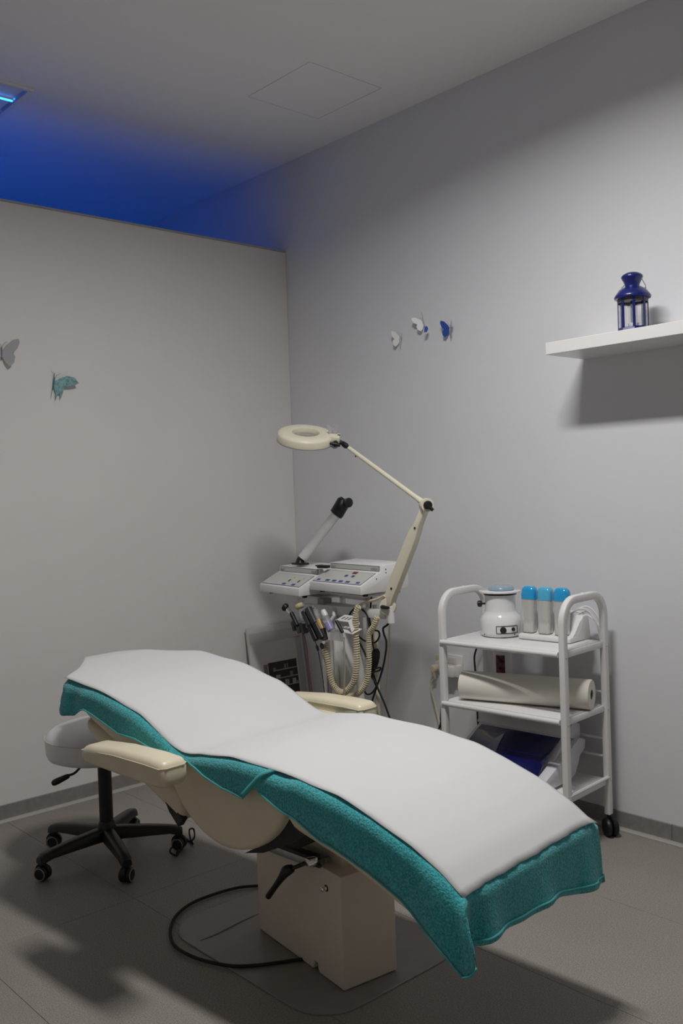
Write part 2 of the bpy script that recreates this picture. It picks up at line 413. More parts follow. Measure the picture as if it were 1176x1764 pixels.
# pedestal (turned against the top)
pF, pL, pR = V(2.0824, -1.58556, 0), V(1.61023, -1.52492, 0), V(2.10143, -1.39839, 0)
du = (pF-pL); Lp = du.length; du.normalize(); dv = V(-du.y, du.x, 0); Wp = (pR-pF).dot(dv)
NX = .70*Lp
mt = frame_mat(pL, du, (0, 0, 1), -dv)
poly = [(0, .004), (NX*.955, .004), (NX*.965, .03), (NX*1.02, .03), (NX*1.035, .004), (Lp, .004), (Lp, .325), (0, .325)]
mt = frame_mat(pL + dv*Wp, du, (0, 0, 1), -dv)
ped = build(MB().prism(poly, mt, Wp, bev=.006), 'pedestal', M_PED, bed)
cpos = pL + du*(Lp*.56) + dv*(Wp*.58); build(MB().box(cpos + V(0, 0, .365), (Lp*.66, Wp*.7, .10), Matrix((du, dv, V(0, 0, 1))).transposed(), bev=.004), 'inner_column', M_PED, bed)
kq = Pd(562, 1530, pL + du*(Lp*.62)); tt = (kq-pL).dot(du); kz = None
d = ray(562, 1530); k = ((pL-CAM).dot(dv))/d.dot(dv); kp = CAM + d*k
mb = MB().lathe([(.007, 0), (.007, .004), (.005, .006), (.005, .012), (.007, .015), (.005, .017), (.002, .018)], 16, zalign(kp, -dv))
build(mb, 'lock_knob', M_CHROME, ped)
build(MB().lathe([(.0095, 0), (.0095, .0015), (.007, .002)], 16, zalign(kp, -dv)), 'lock_ring', M_BLACK, ped)
# steel bracket bar on the pedestal side, with clamp lever
def pv(px, py, off):
    d = ray(px, py); k = ((pL + dv*off - CAM).dot(dv))/d.dot(dv); return CAM + d*k
a, b = pv(430, 1447, -.03), pv(540, 1488, -.03)
mid = (a+b)/2; dd = (b-a).normalized(); nn = dd.cross(-dv).normalized()
rotm = Matrix((dd, dv, dd.cross(dv))).transposed()
build(MB().box(mid, ((b-a).length, .012, .022), rotm, bev=.002), 'bracket_bar', M_STEEL, bed)
build(MB().box(mid + V(0, 0, .014) + dv*.01, ((b-a).length, .03, .014), rotm, bev=.002), 'bracket_rail', M_BLACKM, bed)
e2 = pv(556, 1484, .02)
build(MB().tube([b, pv(550, 1491, -.028), e2, e2+dv*.08], .008, 8), 'bracket_end', M_STEEL, bed)
cl = pv(536, 1484, -.045)
build(MB().box(cl, (.022, .03, .022), rotm, bev=.003), 'clamp_block', M_CHROME, bed)
l0, l1, l2 = pv(528, 1486, -.05), pv(493, 1500, -.085), pv(462, 1544, -.09)
lev = build(MB().tube([l0, l1], .006, 10), 'clamp_screw', M_BLACKM, bed)
mb = MB().tube([l1 + (l0-l1)*.30, l1 + (l0-l1)*.1, l1, l1+(l2-l1)*.25, l1+(l2-l1)*.6, l2], [.011, .0155, .016, .011, .0085, .0095], 12)
build(mb, 'clamp_lever', M_BLACK, bed)
# armrests
for sg in (-1, 1):
    tc = sg*.402
    st = [(-1.285, .043, .612, .655), (-1.24, .046, .608, .668), (-1.1, .047, .604, .680), (-.95, .048, .602, .682), (-.87, .048, .604, .678)]
    arm = build(cushion(st, .024, .022, tc=tc, n=16), 'armrest', M_CREAM, bed, local=True)
    pts = []
    for s, t, z in ((-1.284, 0, .646), (-1.275, -.040, .648), (-1.1, -.0475, .662), (-.95, -.0485, .663), (-.882, -.046, .66), (-.870, -.03, .66), (-.870, .03, .66), (-.882, .046, .66), (-.95, .0485, .663), (-1.1, .0475, .662), (-1.275, .040, .648)):
        pts.append((s, tc+t, z))
    build(MB().tube(pts, .0018, 5, closed=True), 'piping', M_CREAMSEAM, arm, local=True)
    build(MB().box((-1.10, sg*.322, .618), (.24, .09, .045), bev=.008), 'armrest_block', M_CREAM, bed, local=True)

# --------------------------- towels and paper
RC = .032
def hang(b, rc=RC):
    """rounded edge: outward offset and drop for cloth length b past the edge"""
    if b < rc*math.pi/2:
        a = b/rc; return rc*math.sin(a), rc*(1-math.cos(a))
    return rc + .004*min(1, (b-rc*1.57)/.05), rc + (b-rc*math.pi/2)
PHI0 = math.radians(38)
def hang_foot(b, rc=.034):
    a = PHI0 + b/rc
    if a < math.pi/2: return rc*(math.sin(a)-math.sin(PHI0)), rc*(math.cos(PHI0)-math.cos(a))
    return rc*(1-math.sin(PHI0)), rc*math.cos(PHI0) + (b-rc*(math.pi/2-PHI0))
def smooth01(x): x = max(0, min(1, x)); return x*x*(3-2*x)
def grid_obj(G, name, material, parent=None, solid=.004):
    mb = MB(); mb.rings(G, closed_ring=False)
    o = build(mb, name, material, parent, local=True, angle=180, solid=solid)
    return o
def place_bed(o): o.location = BLOC; o.rotation_euler = (0, 0, BROT); ROOTM[o.name] = BM_; return o

# upper towel (head to hips)
def t1_near(s): return float(np.interp(s, [-1.86, -1.75, -1.64, -1.57, -1.52, -1.47, -1.40, -1.275, -1.12, -1.0, -.95, -.867, -.78, -.70, -.57],
                                       [.045, .06, .10, .135, .125, .085, .095, .105, .075, .035, .03, .072, .10, .112, .112]))
def t1_half(s): return float(np.interp(s, [-1.87, -1.84, -1.76, -1.68, -1.60, -1.50], [.075, .095, .145, .22, .300, .308]))
def t1_point(u, v):
    """u 0..1 head->hip, v -1.5..1.5 (|v|<=1 top, beyond hanging)"""
    ex = max(0, abs(v)-1)/.5
    s_end = -.578 - .12*ex
    s = -1.86 + (s_end+1.86)*u
    hw = t1_half(s); z = zt(s) - .003 - .005*smooth01((-1.38-s)/.12)
    if ex == 0:
        return V(s, (hw-RC)*v, z)
    sg = 1 if v > 0 else -1
    bl = (t1_near(s) if sg < 0 else t1_near(s)*.8)*ex
    o_, dz = hang(bl)
    flap = smooth01((-1.44-s)/.10)*(1 if sg < 0 else .6)
    wav = .010*math.sin(s*55)*ex*flap
    ds = -flap*.035*ex*(1-smooth01((-1.62-s)/.1))
    return V(s+ds, sg*(hw-RC+o_+wav), z-dz)
NU, NV = 110, 48
vv = [-1.5 + .5*k/9 for k in range(9)] + [-1 + 2*k/(NV-18) for k in range(NV-18)] + [1 + .5*k/9 for k in range(10)]
G = [[t1_point(i/NU, v) for v in vv] for i in range(NU+1)]
# head end hem hanging down
pre = []
for k in (3, 2, 1):
    o_, dz = hang(.05*k/3)
    pre.append([p + V(-o_, 0, -dz) for p in G[0]])
tw1 = place_bed(grid_obj(pre+G, 'upper_towel', M_TEAL))
tag(tw1, 'teal terry towel under the paper on the raised backrest, head to hips', 'towel')
hem = MB(); R = []
e = [t1_point(1, v) for v in vv]; e_in = [t1_point(.985, v) for v in vv]
up_ = []
G2 = []
for p, qn in zip(e, e_in):
    G2.append((p, qn))
hem.rings([[p + V(.001, 0, .0022) + (V(0, -.002, 0) if p.y < 0 else V(0, .002, 0))*(1 if abs(p.y) > .29 else 0) for p, qn in G2],
           [qn + V(0, 0, .0022) + (V(0, -.002, 0) if p.y < 0 else V(0, .002, 0))*(1 if abs(p.y) > .29 else 0) for p, qn in G2]], closed_ring=False)
build(hem, 'hem', M_HEM, tw1, local=True, angle=180, solid=.003)
he = [t1_point(k/100, -1.5) + V(0, -.0015, 0) for k in range(30, 101)]
build(MB().tube(he, .0028, 6), 'hem', M_HEM, tw1, local=True)

# lower towel (hips to foot, hanging over the foot end)
def t2_near(s): return float(np.interp(s, [-.74, -.66, -.56, -.418, -.30, -.163, -.09, -.015, .03], [.06, .07, .10, .137, .142, .148, .168, .184, .184]))
def t2_foot(t): return float(np.interp(t, [-.31, -.26, -.16, .0, .1, .2, .31], [.155, .14, .132, .136, .145, .165, .178]))
S2 = .010
def t2_point(u, v):
    """u 0..1 along top, 1..1.4 hanging over the foot; v as above"""
    ex = max(0, abs(v)-1)/.5; sg = 1 if v > 0 else -1
    fx = max(0, u-1)/.4; uu = min(u, 1)
    s = -.74 + (S2-RC*.6+.74)*uu
    hw = .308; t = (hw-RC)*max(-1, min(1, v))
    z = zt(s) - (.003 + .0065*smooth01((-.50-s)/.06))
    ox = oz = oy = oyz = 0
    if ex: oy, oyz = hang((t2_near(s) if sg < 0 else .12+.05*smooth01((s+.2)/.2))*ex)
    if fx: ox, oz = hang_foot(t2_foot(t)*fx)
    if ex and fx:
        dz = 0
        g = fx/(fx+ex); dn = min(1, math.hypot(ex, fx)); dz = max(oz, oyz)*(1-(.24 if sg < 0 else .0)*math.sin(math.pi/2*min(1, 2*min(g, 1-g)))); bul = .046*dn*math.sin(math.pi*min(1, g*1.25))*(1 if sg < 0 else 0)
        return V(s+ox+.010*fx+bul*.75 + (.02*ex*(1-g) if sg < 0 else 0), t+sg*(oy+bul*.35+(.012*ex*(1-g) if sg < 0 else 0)), z-dz)
    x = s+ox
    if fx:   # folds in the front drape
        x += fx*.010 + fx*fx*(.007*math.sin(t*26+1.0) + .003*math.sin(t*57)) - .034*fx*math.exp(-((t+.262)/.022)**2)
        z += .004*fx*fx*math.sin(t*21)
    y = t+sg*oy
    if ex and sg < 0:
        y -= ex*(.012*math.exp(-((s+.05)/.05)**2)) ; x += ex*.02*smooth01((s+.12)/.12)
    return V(x, y, z-oz-oyz)
us = [i/70 for i in range(71)] + [1+.4*k/14 for k in range(1, 15)]
G = [[t2_point(u, v) for v in vv] for u in us]
tw2 = place_bed(grid_obj(G, 'lower_towel', M_TEAL))
tag(tw2, 'teal terry towel under the paper on the leg rest, hanging over the foot end', 'towel')
def hem_line(fn, off, rad=.0026):
    return MB().tube([fn(k) + off for k in range(61)], rad, 6)
for fn, off in ((lambda k: t2_point(1+.36, -1.2+2.4*k/60), V(.0035, 0, 0)), (lambda k: t2_point(.14+.86*k/60, -1.5), V(0, -.001, 0)), (lambda k: t2_point(1+.4*k/60, 1.5), V(.001, .001, 0)), (lambda k: t2_point(1+.4*k/60, -1.5), V(.001, -.001, 0))):
    build(hem_line(fn, off), 'hem', M_HEM, tw2, local=True)

# disposable paper
def pap_half(s): return float(np.interp(s, [-1.875, -1.84, -1.76, -1.68, -1.61, -1.5], [.055, .075, .125, .20, .2925, .2925]))
def pap_point(u, v):
    s = -1.875 + (1.875)*u
    hw = pap_half(s); t = hw*v
    z = zt(s) + .0012
    over = max(0, abs(t)-(.308-RC-.004))
    z -= over*over*9
    z += .0012*math.sin(s*17+t*9)*math.sin(t*13-s*5) + (.002*math.sin(s*31)+.002*math.sin(s*12.3))*max(0, abs(v)-.9)*10*.8
    if s < -1.45: z -= max(0, abs(t)-.5*hw)**2*.1 * smooth01((-1.45-s)/.2)
    t += .003*math.sin(s*9)*(1 if v > 0 else .6)
    return V(s, t, z)
G = [[pap_point(i/120, -1+2*j/40) for j in range(41)] for i in range(121)]
for j in range(41):    # slightly wavy torn foot edge
    G[-1][j].x += .0015*math.sin(j*.7) + .001*math.sin(j*1.9) + .012*max(0, (j-38)/2)
pap = place_bed(grid_obj(G, 'paper_sheet', M_PAPER, solid=.0008))
tag(pap, 'long sheet of white disposable paper spread along the treatment bed', 'paper sheet')

# floor mat under the pedestal
mx0, mx1, my0, my1, mr = 1.375, 2.165, -1.735, -1.16, .13
outline = []
for cx, cy, a0 in ((mx1-mr, my1-mr, 0), (mx0+mr, my1-mr, 90), (mx0+mr, my0+mr, 180), (mx1-mr, my0+mr, 270)):
    for k in range(9):
        a = math.radians(a0+90*k/8); outline.append((cx+mr*math.cos(a), cy+mr*math.sin(a)))
mb = MB(); ctr = V((mx0+mx1)/2, (my0+my1)/2, 0)
def ringm(f, z): return [V(ctr.x+(x-ctr.x)*f, ctr.y+(y-ctr.y)*f, z) for x, y in outline]
mb.rings([ringm(1.0, .0005), ringm(1.0, .003), ringm(.995, .0042), ringm(.975, .0034), ringm(.93, .0026), ringm(.7, .0024)], cap0=True)
fm = tag(build(mb, 'floor_mat', M_MAT), 'thin grey vinyl mat with rounded corners under the bed pedestal', 'mat')
crease = smoothpath([Pz(345, 1620, .003), Pz(375, 1608, .003), Pz(410, 1590, .003), Pz(445, 1574, .003)], 6)
build(MB().tube(crease, [.0005 + .003*math.sin(math.pi*k/(len(crease)-1)) for k in range(len(crease))], 6), 'crease', M_MAT, fm)

# bed power cord on the floor
pts = [Pz(x, y, .008) for x, y in ((470, 1524), (443, 1526), (410, 1529), (370, 1540), (330, 1556), (303, 1578), (293, 1604), (300, 1628), (325, 1645), (360, 1657), (400, 1664), (440, 1663), (480, 1658), (515, 1653), (536, 1651), (548, 1660))]
tag(build(MB().tube(smoothpath(pts, 6), .0052, 8), 'power_cord', M_RUB), 'thick black power cord looping on the floor beside the pedestal', 'cord')

# ------------------------------------------------------------------ rolling stool
SX, SY = .700, -1.570
stool = thing('rolling_stool', 'white round rolling stool with black star base by the partition', 'stool', (SX, SY, 0), 0)
prof = [(.02, .405), (.188, .405), (.207, .413), (.214, .43), (.216, .485), (.211, .497), (.193, .512), (.15, .527), (.09, .536), (.03, .539), (.003, .5395)]
sm = Matrix.Translation((SX, SY, 0))
seat = build(MB().lathe(prof, 48, sm), 'seat', M_STOOLW, stool, angle=60)
build(MB().tube([(SX+.2155*math.cos(a), SY+.2155*math.sin(a), .488) for a in [2*math.pi*k/64 for k in range(64)]], .0018, 5, closed=True), 'seam', mat('white_vinyl_seam', (.62, .61, .62), .5), seat)
build(MB().lathe([(.10, .385), (.10, .404), (.05, .406)], 24, sm), 'seat_plate', M_BLACKM, stool)
build(MB().lathe([(.026, .10), (.026, .25), (.0255, .386)], 24, sm), 'column', M_BLACKM, stool)
build(MB().lathe([(.03, .072), (.036, .078), (.036, .118), (.03, .14), (.027, .145)], 24, sm), 'hub', M_BLACK, stool)
lp = [Pd(146, 1311, (SX, SY, .39)), Pd(138, 1322, (SX, SY, .38)), Pd(128, 1332, (SX, SY, .36)), Pd(117, 1336, (SX, SY, .36))]
lev = build(MB().tube(smoothpath([V(SX, SY, .392)]+lp, 6), .005, 8), 'height_lever', M_BLACKM, stool)
g0, g1 = Pd(119, 1336, (SX, SY, .36)), Pd(90, 1350, (SX, SY, .35))
build(MB().tube([g0, g0+(g1-g0)*.1, g0+(g1-g0)*.7, g0+(g1-g0)*.9, g1], [.007, .010, .013, .012, .008], 12), 'lever_grip', M_BLACK, lev)
for ang in (-86, -14, 58, 130, 202):
    a = math.radians(ang); d = V(math.cos(a), math.sin(a), 0); n = V(-d.y, d.x, 0); o0 = V(SX, SY, 0)
    R = []
    for rad, w_, z0, z1 in ((.015, .026, .075, .122), (.06, .026, .076, .12), (.16, .024, .076, .112), (.24, .022, .075, .103), (.275, .021, .066, .096), (.288, .018, .064, .086)):
        c0 = o0 + d*rad
        R.append([c0+n*w_+V(0, 0, z0), c0+n*w_*.9+V(0, 0, z1-.008), c0+n*w_*.6+V(0, 0, z1), c0-n*w_*.6+V(0, 0, z1), c0-n*w_*.9+V(0, 0, z1-.008), c0-n*w_+V(0, 0, z0)])
    leg = build(MB().rings(R), 'base_leg', M_BLACK, stool, angle=50)
    cc = o0 + d*.273 + V(0, 0, .028); ax = (d*math.cos(ang*1.7) + n*math.sin(ang*1.7))
    ax = V(math.cos(a*1.3+.9), math.sin(a*1.3+.9), 0)
    mb = MB()
    for s_ in (-1, 1):
        mb.lathe([(.006, .006), (.024, .006), (.027, .010), (.027, .017), (.023, .022), (.004, .022)], 20, zalign(cc, ax*s_))
    wh = build(mb, 'caster', M_BLACK, leg)
    hood = MB().lathe([(.03, -.006), (.031, .0), (.03, .006)], 20, zalign(cc+V(0, 0, .006), ax)).cyl(cc+V(0, 0, .02), cc+V(0, 0, .05), .008)
    build(hood, 'caster_hood', M_BLACK, leg)
    for s_ in (-1, 1):
        p0 = cc + ax*s_*.0225
        u_ = V(0, 0, 1); v_ = ax.cross(u_)
        build(MB().tube([p0+u_*.0215*math.cos(k*math.pi/10)+v_*.0215*math.sin(k*math.pi/10) for k in range(20)], .0016, 5, closed=True), 'rim_ring', M_GREYP, leg)
# tangled cord behind the stool
q = V(SX, SY, 0)
c0 = Pz(322, 1462, .0)
mb = MB()
pts = smoothpath([Pz(302, 1474, .006), Pz(293, 1468, .02), Pz(296, 1460, .03), Pz(306, 1462, .02), Pz(304, 1474, .006), Pz(312, 1462, .02), Pz(320, 1450, .02), Pz(330, 1448, .03), Pz(335, 1440, .04), Pz(333, 1428, .05), Pz(326, 1430, .05), Pz(328, 1446, .03), Pz(332, 1454, .007), Pz(322, 1446, .006), Pz(312, 1440, .006)], 6)
tag(build(mb.tube(pts, .0038, 6), 'tangled_cord', M_RUB), 'tangled thin black cord on the floor next to the stool base', 'cord')

# ------------------------------------------------------------------ trolley with shelves
fr, fl, rrp = V(2.0, -.385, 0), V(1.443, -.424, 0), None
cu_ = (fr-fl); CW = cu_.length; cu_.normalize(); cv_ = V(-cu_.y, cu_.x, 0); CD = .305
cart = thing('shelf_trolley', 'white tubular trolley with three shelves and black casters against the wall', 'trolley', fl + cu_*CW/2 + cv_*CD/2, math.atan2(cu_.y, cu_.x))
ROOTC = ROOTM[cart.name]
def cl_(x, y, z): return ROOTC @ V(x, y, z)    # cart local: x -CW/2..CW/2, y -CD/2..CD/2
HX, HY = CW/2, CD/2
def flat_tube(mb, pts, wx, wy):
    """rectangular tube along pts lying in the local yz plane: wx along local x, wy in plane"""
    R = []; n = len(pts)
    for i, p in enumerate(pts):
        t = (pts[min(i+1, n-1)]-pts[max(i-1, 0)]).normalized(); nn = V(0, -t.z, t.y); b = .004
        pr = []
        for sx, sn in ((1, 1), (-1, 1), (-1, -1), (1, -1)):
            for k in range(3):
                a = math.radians({(1, 1): 0, (-1, 1): 90, (-1, -1): 180, (1, -1): 270}[(sx, sn)] + 45*k)
                pr.append(p + V(1, 0, 0)*(sx*(wx/2-b)+b*math.cos(a)) + nn*(sn*(wy/2-b)+b*math.sin(a)))
        R.append([ROOTC @ v for v in pr])
    mb.rings(R)
for sg in (-1, 1):
    rb = .085; ztop = .955; pts = [V(sg*HX, -HY, .085), V(sg*HX, -HY, .5), V(sg*HX, -HY, ztop-rb)]
    for k in range(1, 9):
        a = math.pi - k*math.pi/16; pts.append(V(sg*HX, -HY+rb+rb*math.cos(a), ztop-rb+rb*math.sin(a)))
    pts.append(V(sg*HX, 0, ztop))
    for k in range(0, 9):
        a = math.pi/2 - k*math.pi/16; pts.append(V(sg*HX, HY-rb+rb*math.cos(a), ztop-rb+rb*math.sin(a)))
    pts += [V(sg*HX, HY, .5), V(sg*HX, HY, .085)]
    mb = MB(); flat_tube(mb, pts, .024, .030)
    hoop = build(mb, 'side_hoop', M_WHITE, cart, angle=50)
    for y in (-HY, HY):
        for z in (.748, .498, .222):
            build(MB().lathe([(.0045, 0), (.0045, .001), (.003, .0025), (.001, .003)], 10, zalign(cl_(sg*(HX+.012), y, z), cart.matrix_basis.to_3x3() @ V(sg, 0, 0) if False else (ROOTC.to_3x3() @ V(sg, 0, 0)))), 'screw', M_CHROME, hoop)
    build(MB().lathe([(.008, 0), (.008, .002), (.005, .003)], 12, zalign(cl_(sg*HX, 0, ztop+.015), (0, 0, 1))), 'cap', M_WHITE, hoop)
    for y in (-HY, HY):
        b0 = cl_(sg*HX, y, 0)
        ax = V(.55, .83, 0).normalized() if (sg, y > 0) == (1, True) else V(.9, .3*sg, 0).normalized()
        sw = V(ax.y, -ax.x, 0)*.012
        mb = MB()
        for s_ in (-1, 1):
            mb.lathe([(.006, .004), (.031, .004), (.036, .009), (.036, .017), (.031, .023), (.010, .025), (.003, .025)], 24, zalign(b0+sw+V(0, 0, .036), ax*s_))
        mb.cyl(b0+V(0, 0, .05), b0+V(0, 0, .088), .008)
        build(mb, 'caster', M_BLACK, cart)
def shelf_board(z, th, lip=True):
    sh = build(MB().box(cl_(0, 0, z-th/2), (CW-.026, CD-.01, th), ROOTC.to_3x3(), bev=.002), 'shelf_board', M_WHITE, cart)
    # rounded front lip
    a, b = cl_(-HX+.0, -HY-.012, z-.009), cl_(HX-.014, -HY-.012, z-.009)
    build(MB().tube([a, b], .0105, 12), 'front_lip', M_WHITE, sh)
    for sg in (-1, 1):
        build(MB().box(cl_(sg*(HX-.004), 0, z-.012), (.012, CD-.03, .024), ROOTC.to_3x3(), bev=.003), 'side_edge', M_WHITE, sh)
    return sh
ZT, ZM, ZB = .767, .516, .232
shelf_board(ZT, .016); shelf_board(ZM, .016); sb = shelf_board(ZB-.006, .012)
for sg in (-1, 1):
    build(MB().tube([cl_(sg*(HX+.006), -HY, ZB), cl_(sg*(HX+.006), HY, ZB)], .007, 8), 'shelf_rail', M_WHITE, sb)
for z in (ZM+.05, ZB+.08, ZB+.15, ):
    build(MB().tube([cl_(-HX, HY-.004, z), cl_(HX, HY-.004, z)], .005, 8), 'back_rail', M_WHITE, cart)

# wax heater on the top shelf
hp = V(1.572, -.205, ZT)
wh = thing('wax_heater', 'round glossy white wax heater with black dial on the top trolley shelf', 'wax heater', hp)
hm = Matrix.Translation(hp)
body = build(MB().lathe([(.05, .002), (.074, .002), (.081, .008), (.085, .02), (.086, .055), (.084, .072), (.075, .088), (.066, .1), (.064, .108), (.0635, .17), (.064, .176), (.03, .177)], 48, hm), 'body', M_GLOSSW, wh, angle=60)
build(MB().lathe([(.068, .172), (.069, .178), (.05, .179)], 40, hm), 'gasket', M_BLACK, wh)
# flanged pot lid with a flattened tab
R = []
for z, f in ((.180, .95), (.181, 1.0), (.187, 1.0), (.189, .96)):
    ring = []
    for k in range(48):
        a = 2*math.pi*k/48; rad = .082*f*(1+.06*math.cos(2*(a-.6)))
        ring.append(hp + V(rad*math.cos(a), rad*math.sin(a), z))
    R.append(ring)
lid = build(MB().rings(R), 'pot_rim', M_GLOSSW, wh)
build(MB().lathe([(.02, .188), (.05, .188), (.054, .192), (.052, .200), (.046, .206), (.03, .2085), (.003, .209)], 32, Matrix.Translation(hp + V(.004, .004, 0))), 'lid', M_LIDBLUE, wh)
tocam = V(CAM.x-hp.x, CAM.y-hp.y, 0).normalized(); side = V(-tocam.y, tocam.x, 0)
def hsurf(a, z, r): d = V(math.cos(a), math.sin(a), 0); return hp + d*r + V(0, 0, z)
a0 = math.atan2(tocam.y, tocam.x)
# control panel outline and dials
def panel_ring(r, a1, a2, z1, z2, n=12):
    p = [hsurf(a1+(a2-a1)*k/n, z1, r) for k in range(n+1)] + [hsurf(a2, z1+(z2-z1)*k/3, r) for k in (1, 2)] + [hsurf(a2+(a1-a2)*k/n, z2, r) for k in range(n+1)] + [hsurf(a1, z2+(z1-z2)*k/3, r) for k in (1, 2)]
    return p
build(MB().tube(panel_ring(.0862, a0-.22, a0+.85, .020, .050), .0016, 5, closed=True), 'panel_outline', M_BLACK, wh)
da = V(math.cos(a0+.10), math.sin(a0+.10), 0)
build(MB().lathe([(.013, 0), (.013, .007), (.011, .010), (.002, .0105)], 20, zalign(hsurf(a0+.10, .034, .085), da)), 'dial', M_BLACK, wh)
da = V(math.cos(a0+.60), math.sin(a0+.60), 0)
build(MB().lathe([(.008, 0), (.008, .004), (.006, .006), (.002, .0065)], 16, zalign(hsurf(a0+.60, .036, .085), da)), 'switch', M_BLACK, wh)
for da_, z in ((-.95, .012), (.7, .014)):
    dd_ = V(math.cos(a0+da_), math.sin(a0+da_), 0)
    build(MB().lathe([(.003, 0), (.003, .0012), (.001, .0014)], 8, zalign(hsurf(a0+da_, z, .0825), dd_)), 'screw', M_DGREYP, wh)
kd = (-side*1.0).normalized(); kd = (-RT); kd = V(kd.x, kd.y, 0).normalized()
build(MB().cyl(hp+kd*.06+V(0, 0, .135), hp+kd*.088+V(0, 0, .135), .004, seg=10).lathe([(.006, -.010), (.012, -.008), (.014, 0), (.012, .008), (.006, .010)], 18, zalign(hp+kd*.085+V(0, 0, .135), kd)), 'side_knob', M_BLACK, wh)
# roll-on cartridge dock
d0, d1 = Pz(892, 1101, ZT), Pz(964, 1110, ZT)
dx = V((d1-d0).x, (d1-d0).y, 0).normalized(); dx = cu_.copy(); dy = V(-dx.y, dx.x, 0); DL, DW = .235, .165
dock = thing('cartridge_dock', 'white three-slot heater dock holding blue-capped wax cartridges on the trolley', 'heater dock', d0 + dx*DL/2 + dy*DW/2, math.atan2(dx.y, dx.x))
RD = ROOTM[dock.name]
mt = RD @ frame_mat((-DL/2, -DW/2, 0), (0, 1, 0), (0, 0, 1), (1, 0, 0))
poly = [(0, .002), (DW, .002), (DW-.012, .085), (DW-.03, .100), (DW-.06, .098), (.075, .045), (.05, .027), (0, .022)]
base = build(MB().prism(poly, mt, DL, bev=.006, seg=3), 'body', M_WPLA, dock)
for k in range(4):
    x = -DL/2 + .006 + k*(DL-.012)/3
    mt = RD @ frame_mat((x-.005, -DW/2+.02, 0), (0, 1, 0), (0, 0, 1), (1, 0, 0))
    build(MB().prism([(0, .02), (.10, .02), (.11, .095), (.095, .099), (.06, .075), (.02, .035)], mt, .010, bev=.003), 'divider', M_WPLA, dock)
cart_x = [-DL/2 + .006 + (k+.5)*(DL-.012)/3 for k in range(3)]
labs = ['wax cartridge with bright blue cap beside the wax heater', 'wax cartridge with paler blue cap, middle of three in the dock', 'wax cartridge with bright blue cap behind the trolley side hoop']
for k, x in enumerate(cart_x):
    o_ = RD @ V(x-.012, -.045, .026)
    ct = thing('wax_cartridge', labs[k], 'wax cartridge', o_, math.atan2(dx.y, dx.x), 'roll-on wax cartridges in the dock')
    RB = ROOTM[ct.name] @ Matrix.Rotation(math.radians(-3), 4, 'X')
    def sect(w_, d_, z, n=24):
        return [RB @ V(w_*math.copysign(abs(math.cos(a))**.62, math.cos(a)), d_*math.copysign(abs(math.sin(a))**.62, math.sin(a)), z) for a in [2*math.pi*j/n for j in range(n)]]
    build(MB().rings([sect(.023, .017, 0), sect(.028, .021, .004), sect(.029, .0215, .06), sect(.030, .0225, .13), sect(.030, .0225, .136)]), 'body', M_SILVER, ct, angle=50)
    build(MB().rings([sect(.0315, .024, .134), sect(.0315, .024, .152), sect(.0305, .023, .168), sect(.027, .020, .179), sect(.020, .014, .185), sect(.008, .005, .187)]), 'cap', M_BCAP2 if k == 1 else M_BCAP, ct, angle=60)
    build(MB().lathe([(.007, 0), (.007, .003), (.005, .004), (.001, .004)], 12, zalign(RD @ V(x-.012, -DW/2+.006, .018), RD.to_3x3() @ V(0, -1, .25))), 'lug', M_WPLA, dock)
# white cables behind the dock
mb = MB()
for pp in (((.06, .03, .10), (.10, .03, .125), (.13, .05, .11), (.15, .07, .06), (.155, .08, .012)), ((.05, .05, .10), (.11, .06, .130), (.145, .075, .10), (.16, .085, .05), (.16, .09, .012)), ((.07, .05, .095), (.12, .05, .112), (.15, .06, .075), (.16, .07, .012)), ((.0, .06, .10), (.07, .07, .105), (.12, .08, .085), (.15, .09, .05))):
    build(MB().tube(smoothpath([RD @ V(*p) for p in pp], 6), .0036, 8), 'cable', M_WPLA, dock)

# paper roll on the middle shelf
rA, rB = V(1.482, -.352, ZM+.0585), V(1.986, -.186, ZM+.0585); rA = rA + (rB-rA).normalized()*.0
roll = thing('paper_roll', 'large roll of white couch paper lying on the middle trolley shelf', 'paper roll', (rA+rB)/2 - V(0, 0, .0585))
L = (rB-rA).length
build(MB().lathe([(.02, .0), (.055, 0), (.0578, .003), (.0578, L-.003), (.055, L), (.02, L), (.02, L-.03), (.018, .03)], 48, zalign(rA, rB-rA), cap=False), 'paper', M_ROLL, roll)
build(MB().lathe([(.0195, L*.02), (.0195, L-.0015), (.0175, L-.0015), (.0175, L*.02)], 24, zalign(rA, rB-rA)), 'core', M_CARD, roll)
ax = (rB-rA).normalized(); tv = V(0, 0, 1); sv = tv.cross(ax).normalized()
# bottle behind the roll
bp = cl_(-HX+.115, HY-.05, ZM)
bt = thing('white_bottle', 'white bottle with dark magenta label behind the paper roll', 'bottle', bp)
bmx = Matrix.Translation(bp)
build(MB().lathe([(.02, .001), (.036, .001), (.039, .006), (.039, .17), (.034, .183), (.018, .19), (.016, .195), (.003, .195)], 32, bmx), 'body', M_WPLA, bt)
build(MB().lathe([(.019, .193), (.019, .218), (.016, .221), (.003, .221)], 24, bmx), 'cap', M_WPLA, bt)
tcb = math.atan2(CAM.y-bp.y, CAM.x-bp.x)
mb = MB(); mb.rings([[bp + V(.0396*math.cos(a), .0396*math.sin(a), z) for a in [tcb-.75+1.0*k/10 for k in range(11)]] for z in (.085, .165)], closed_ring=False)
build(mb, 'label', M_PINK, bt)

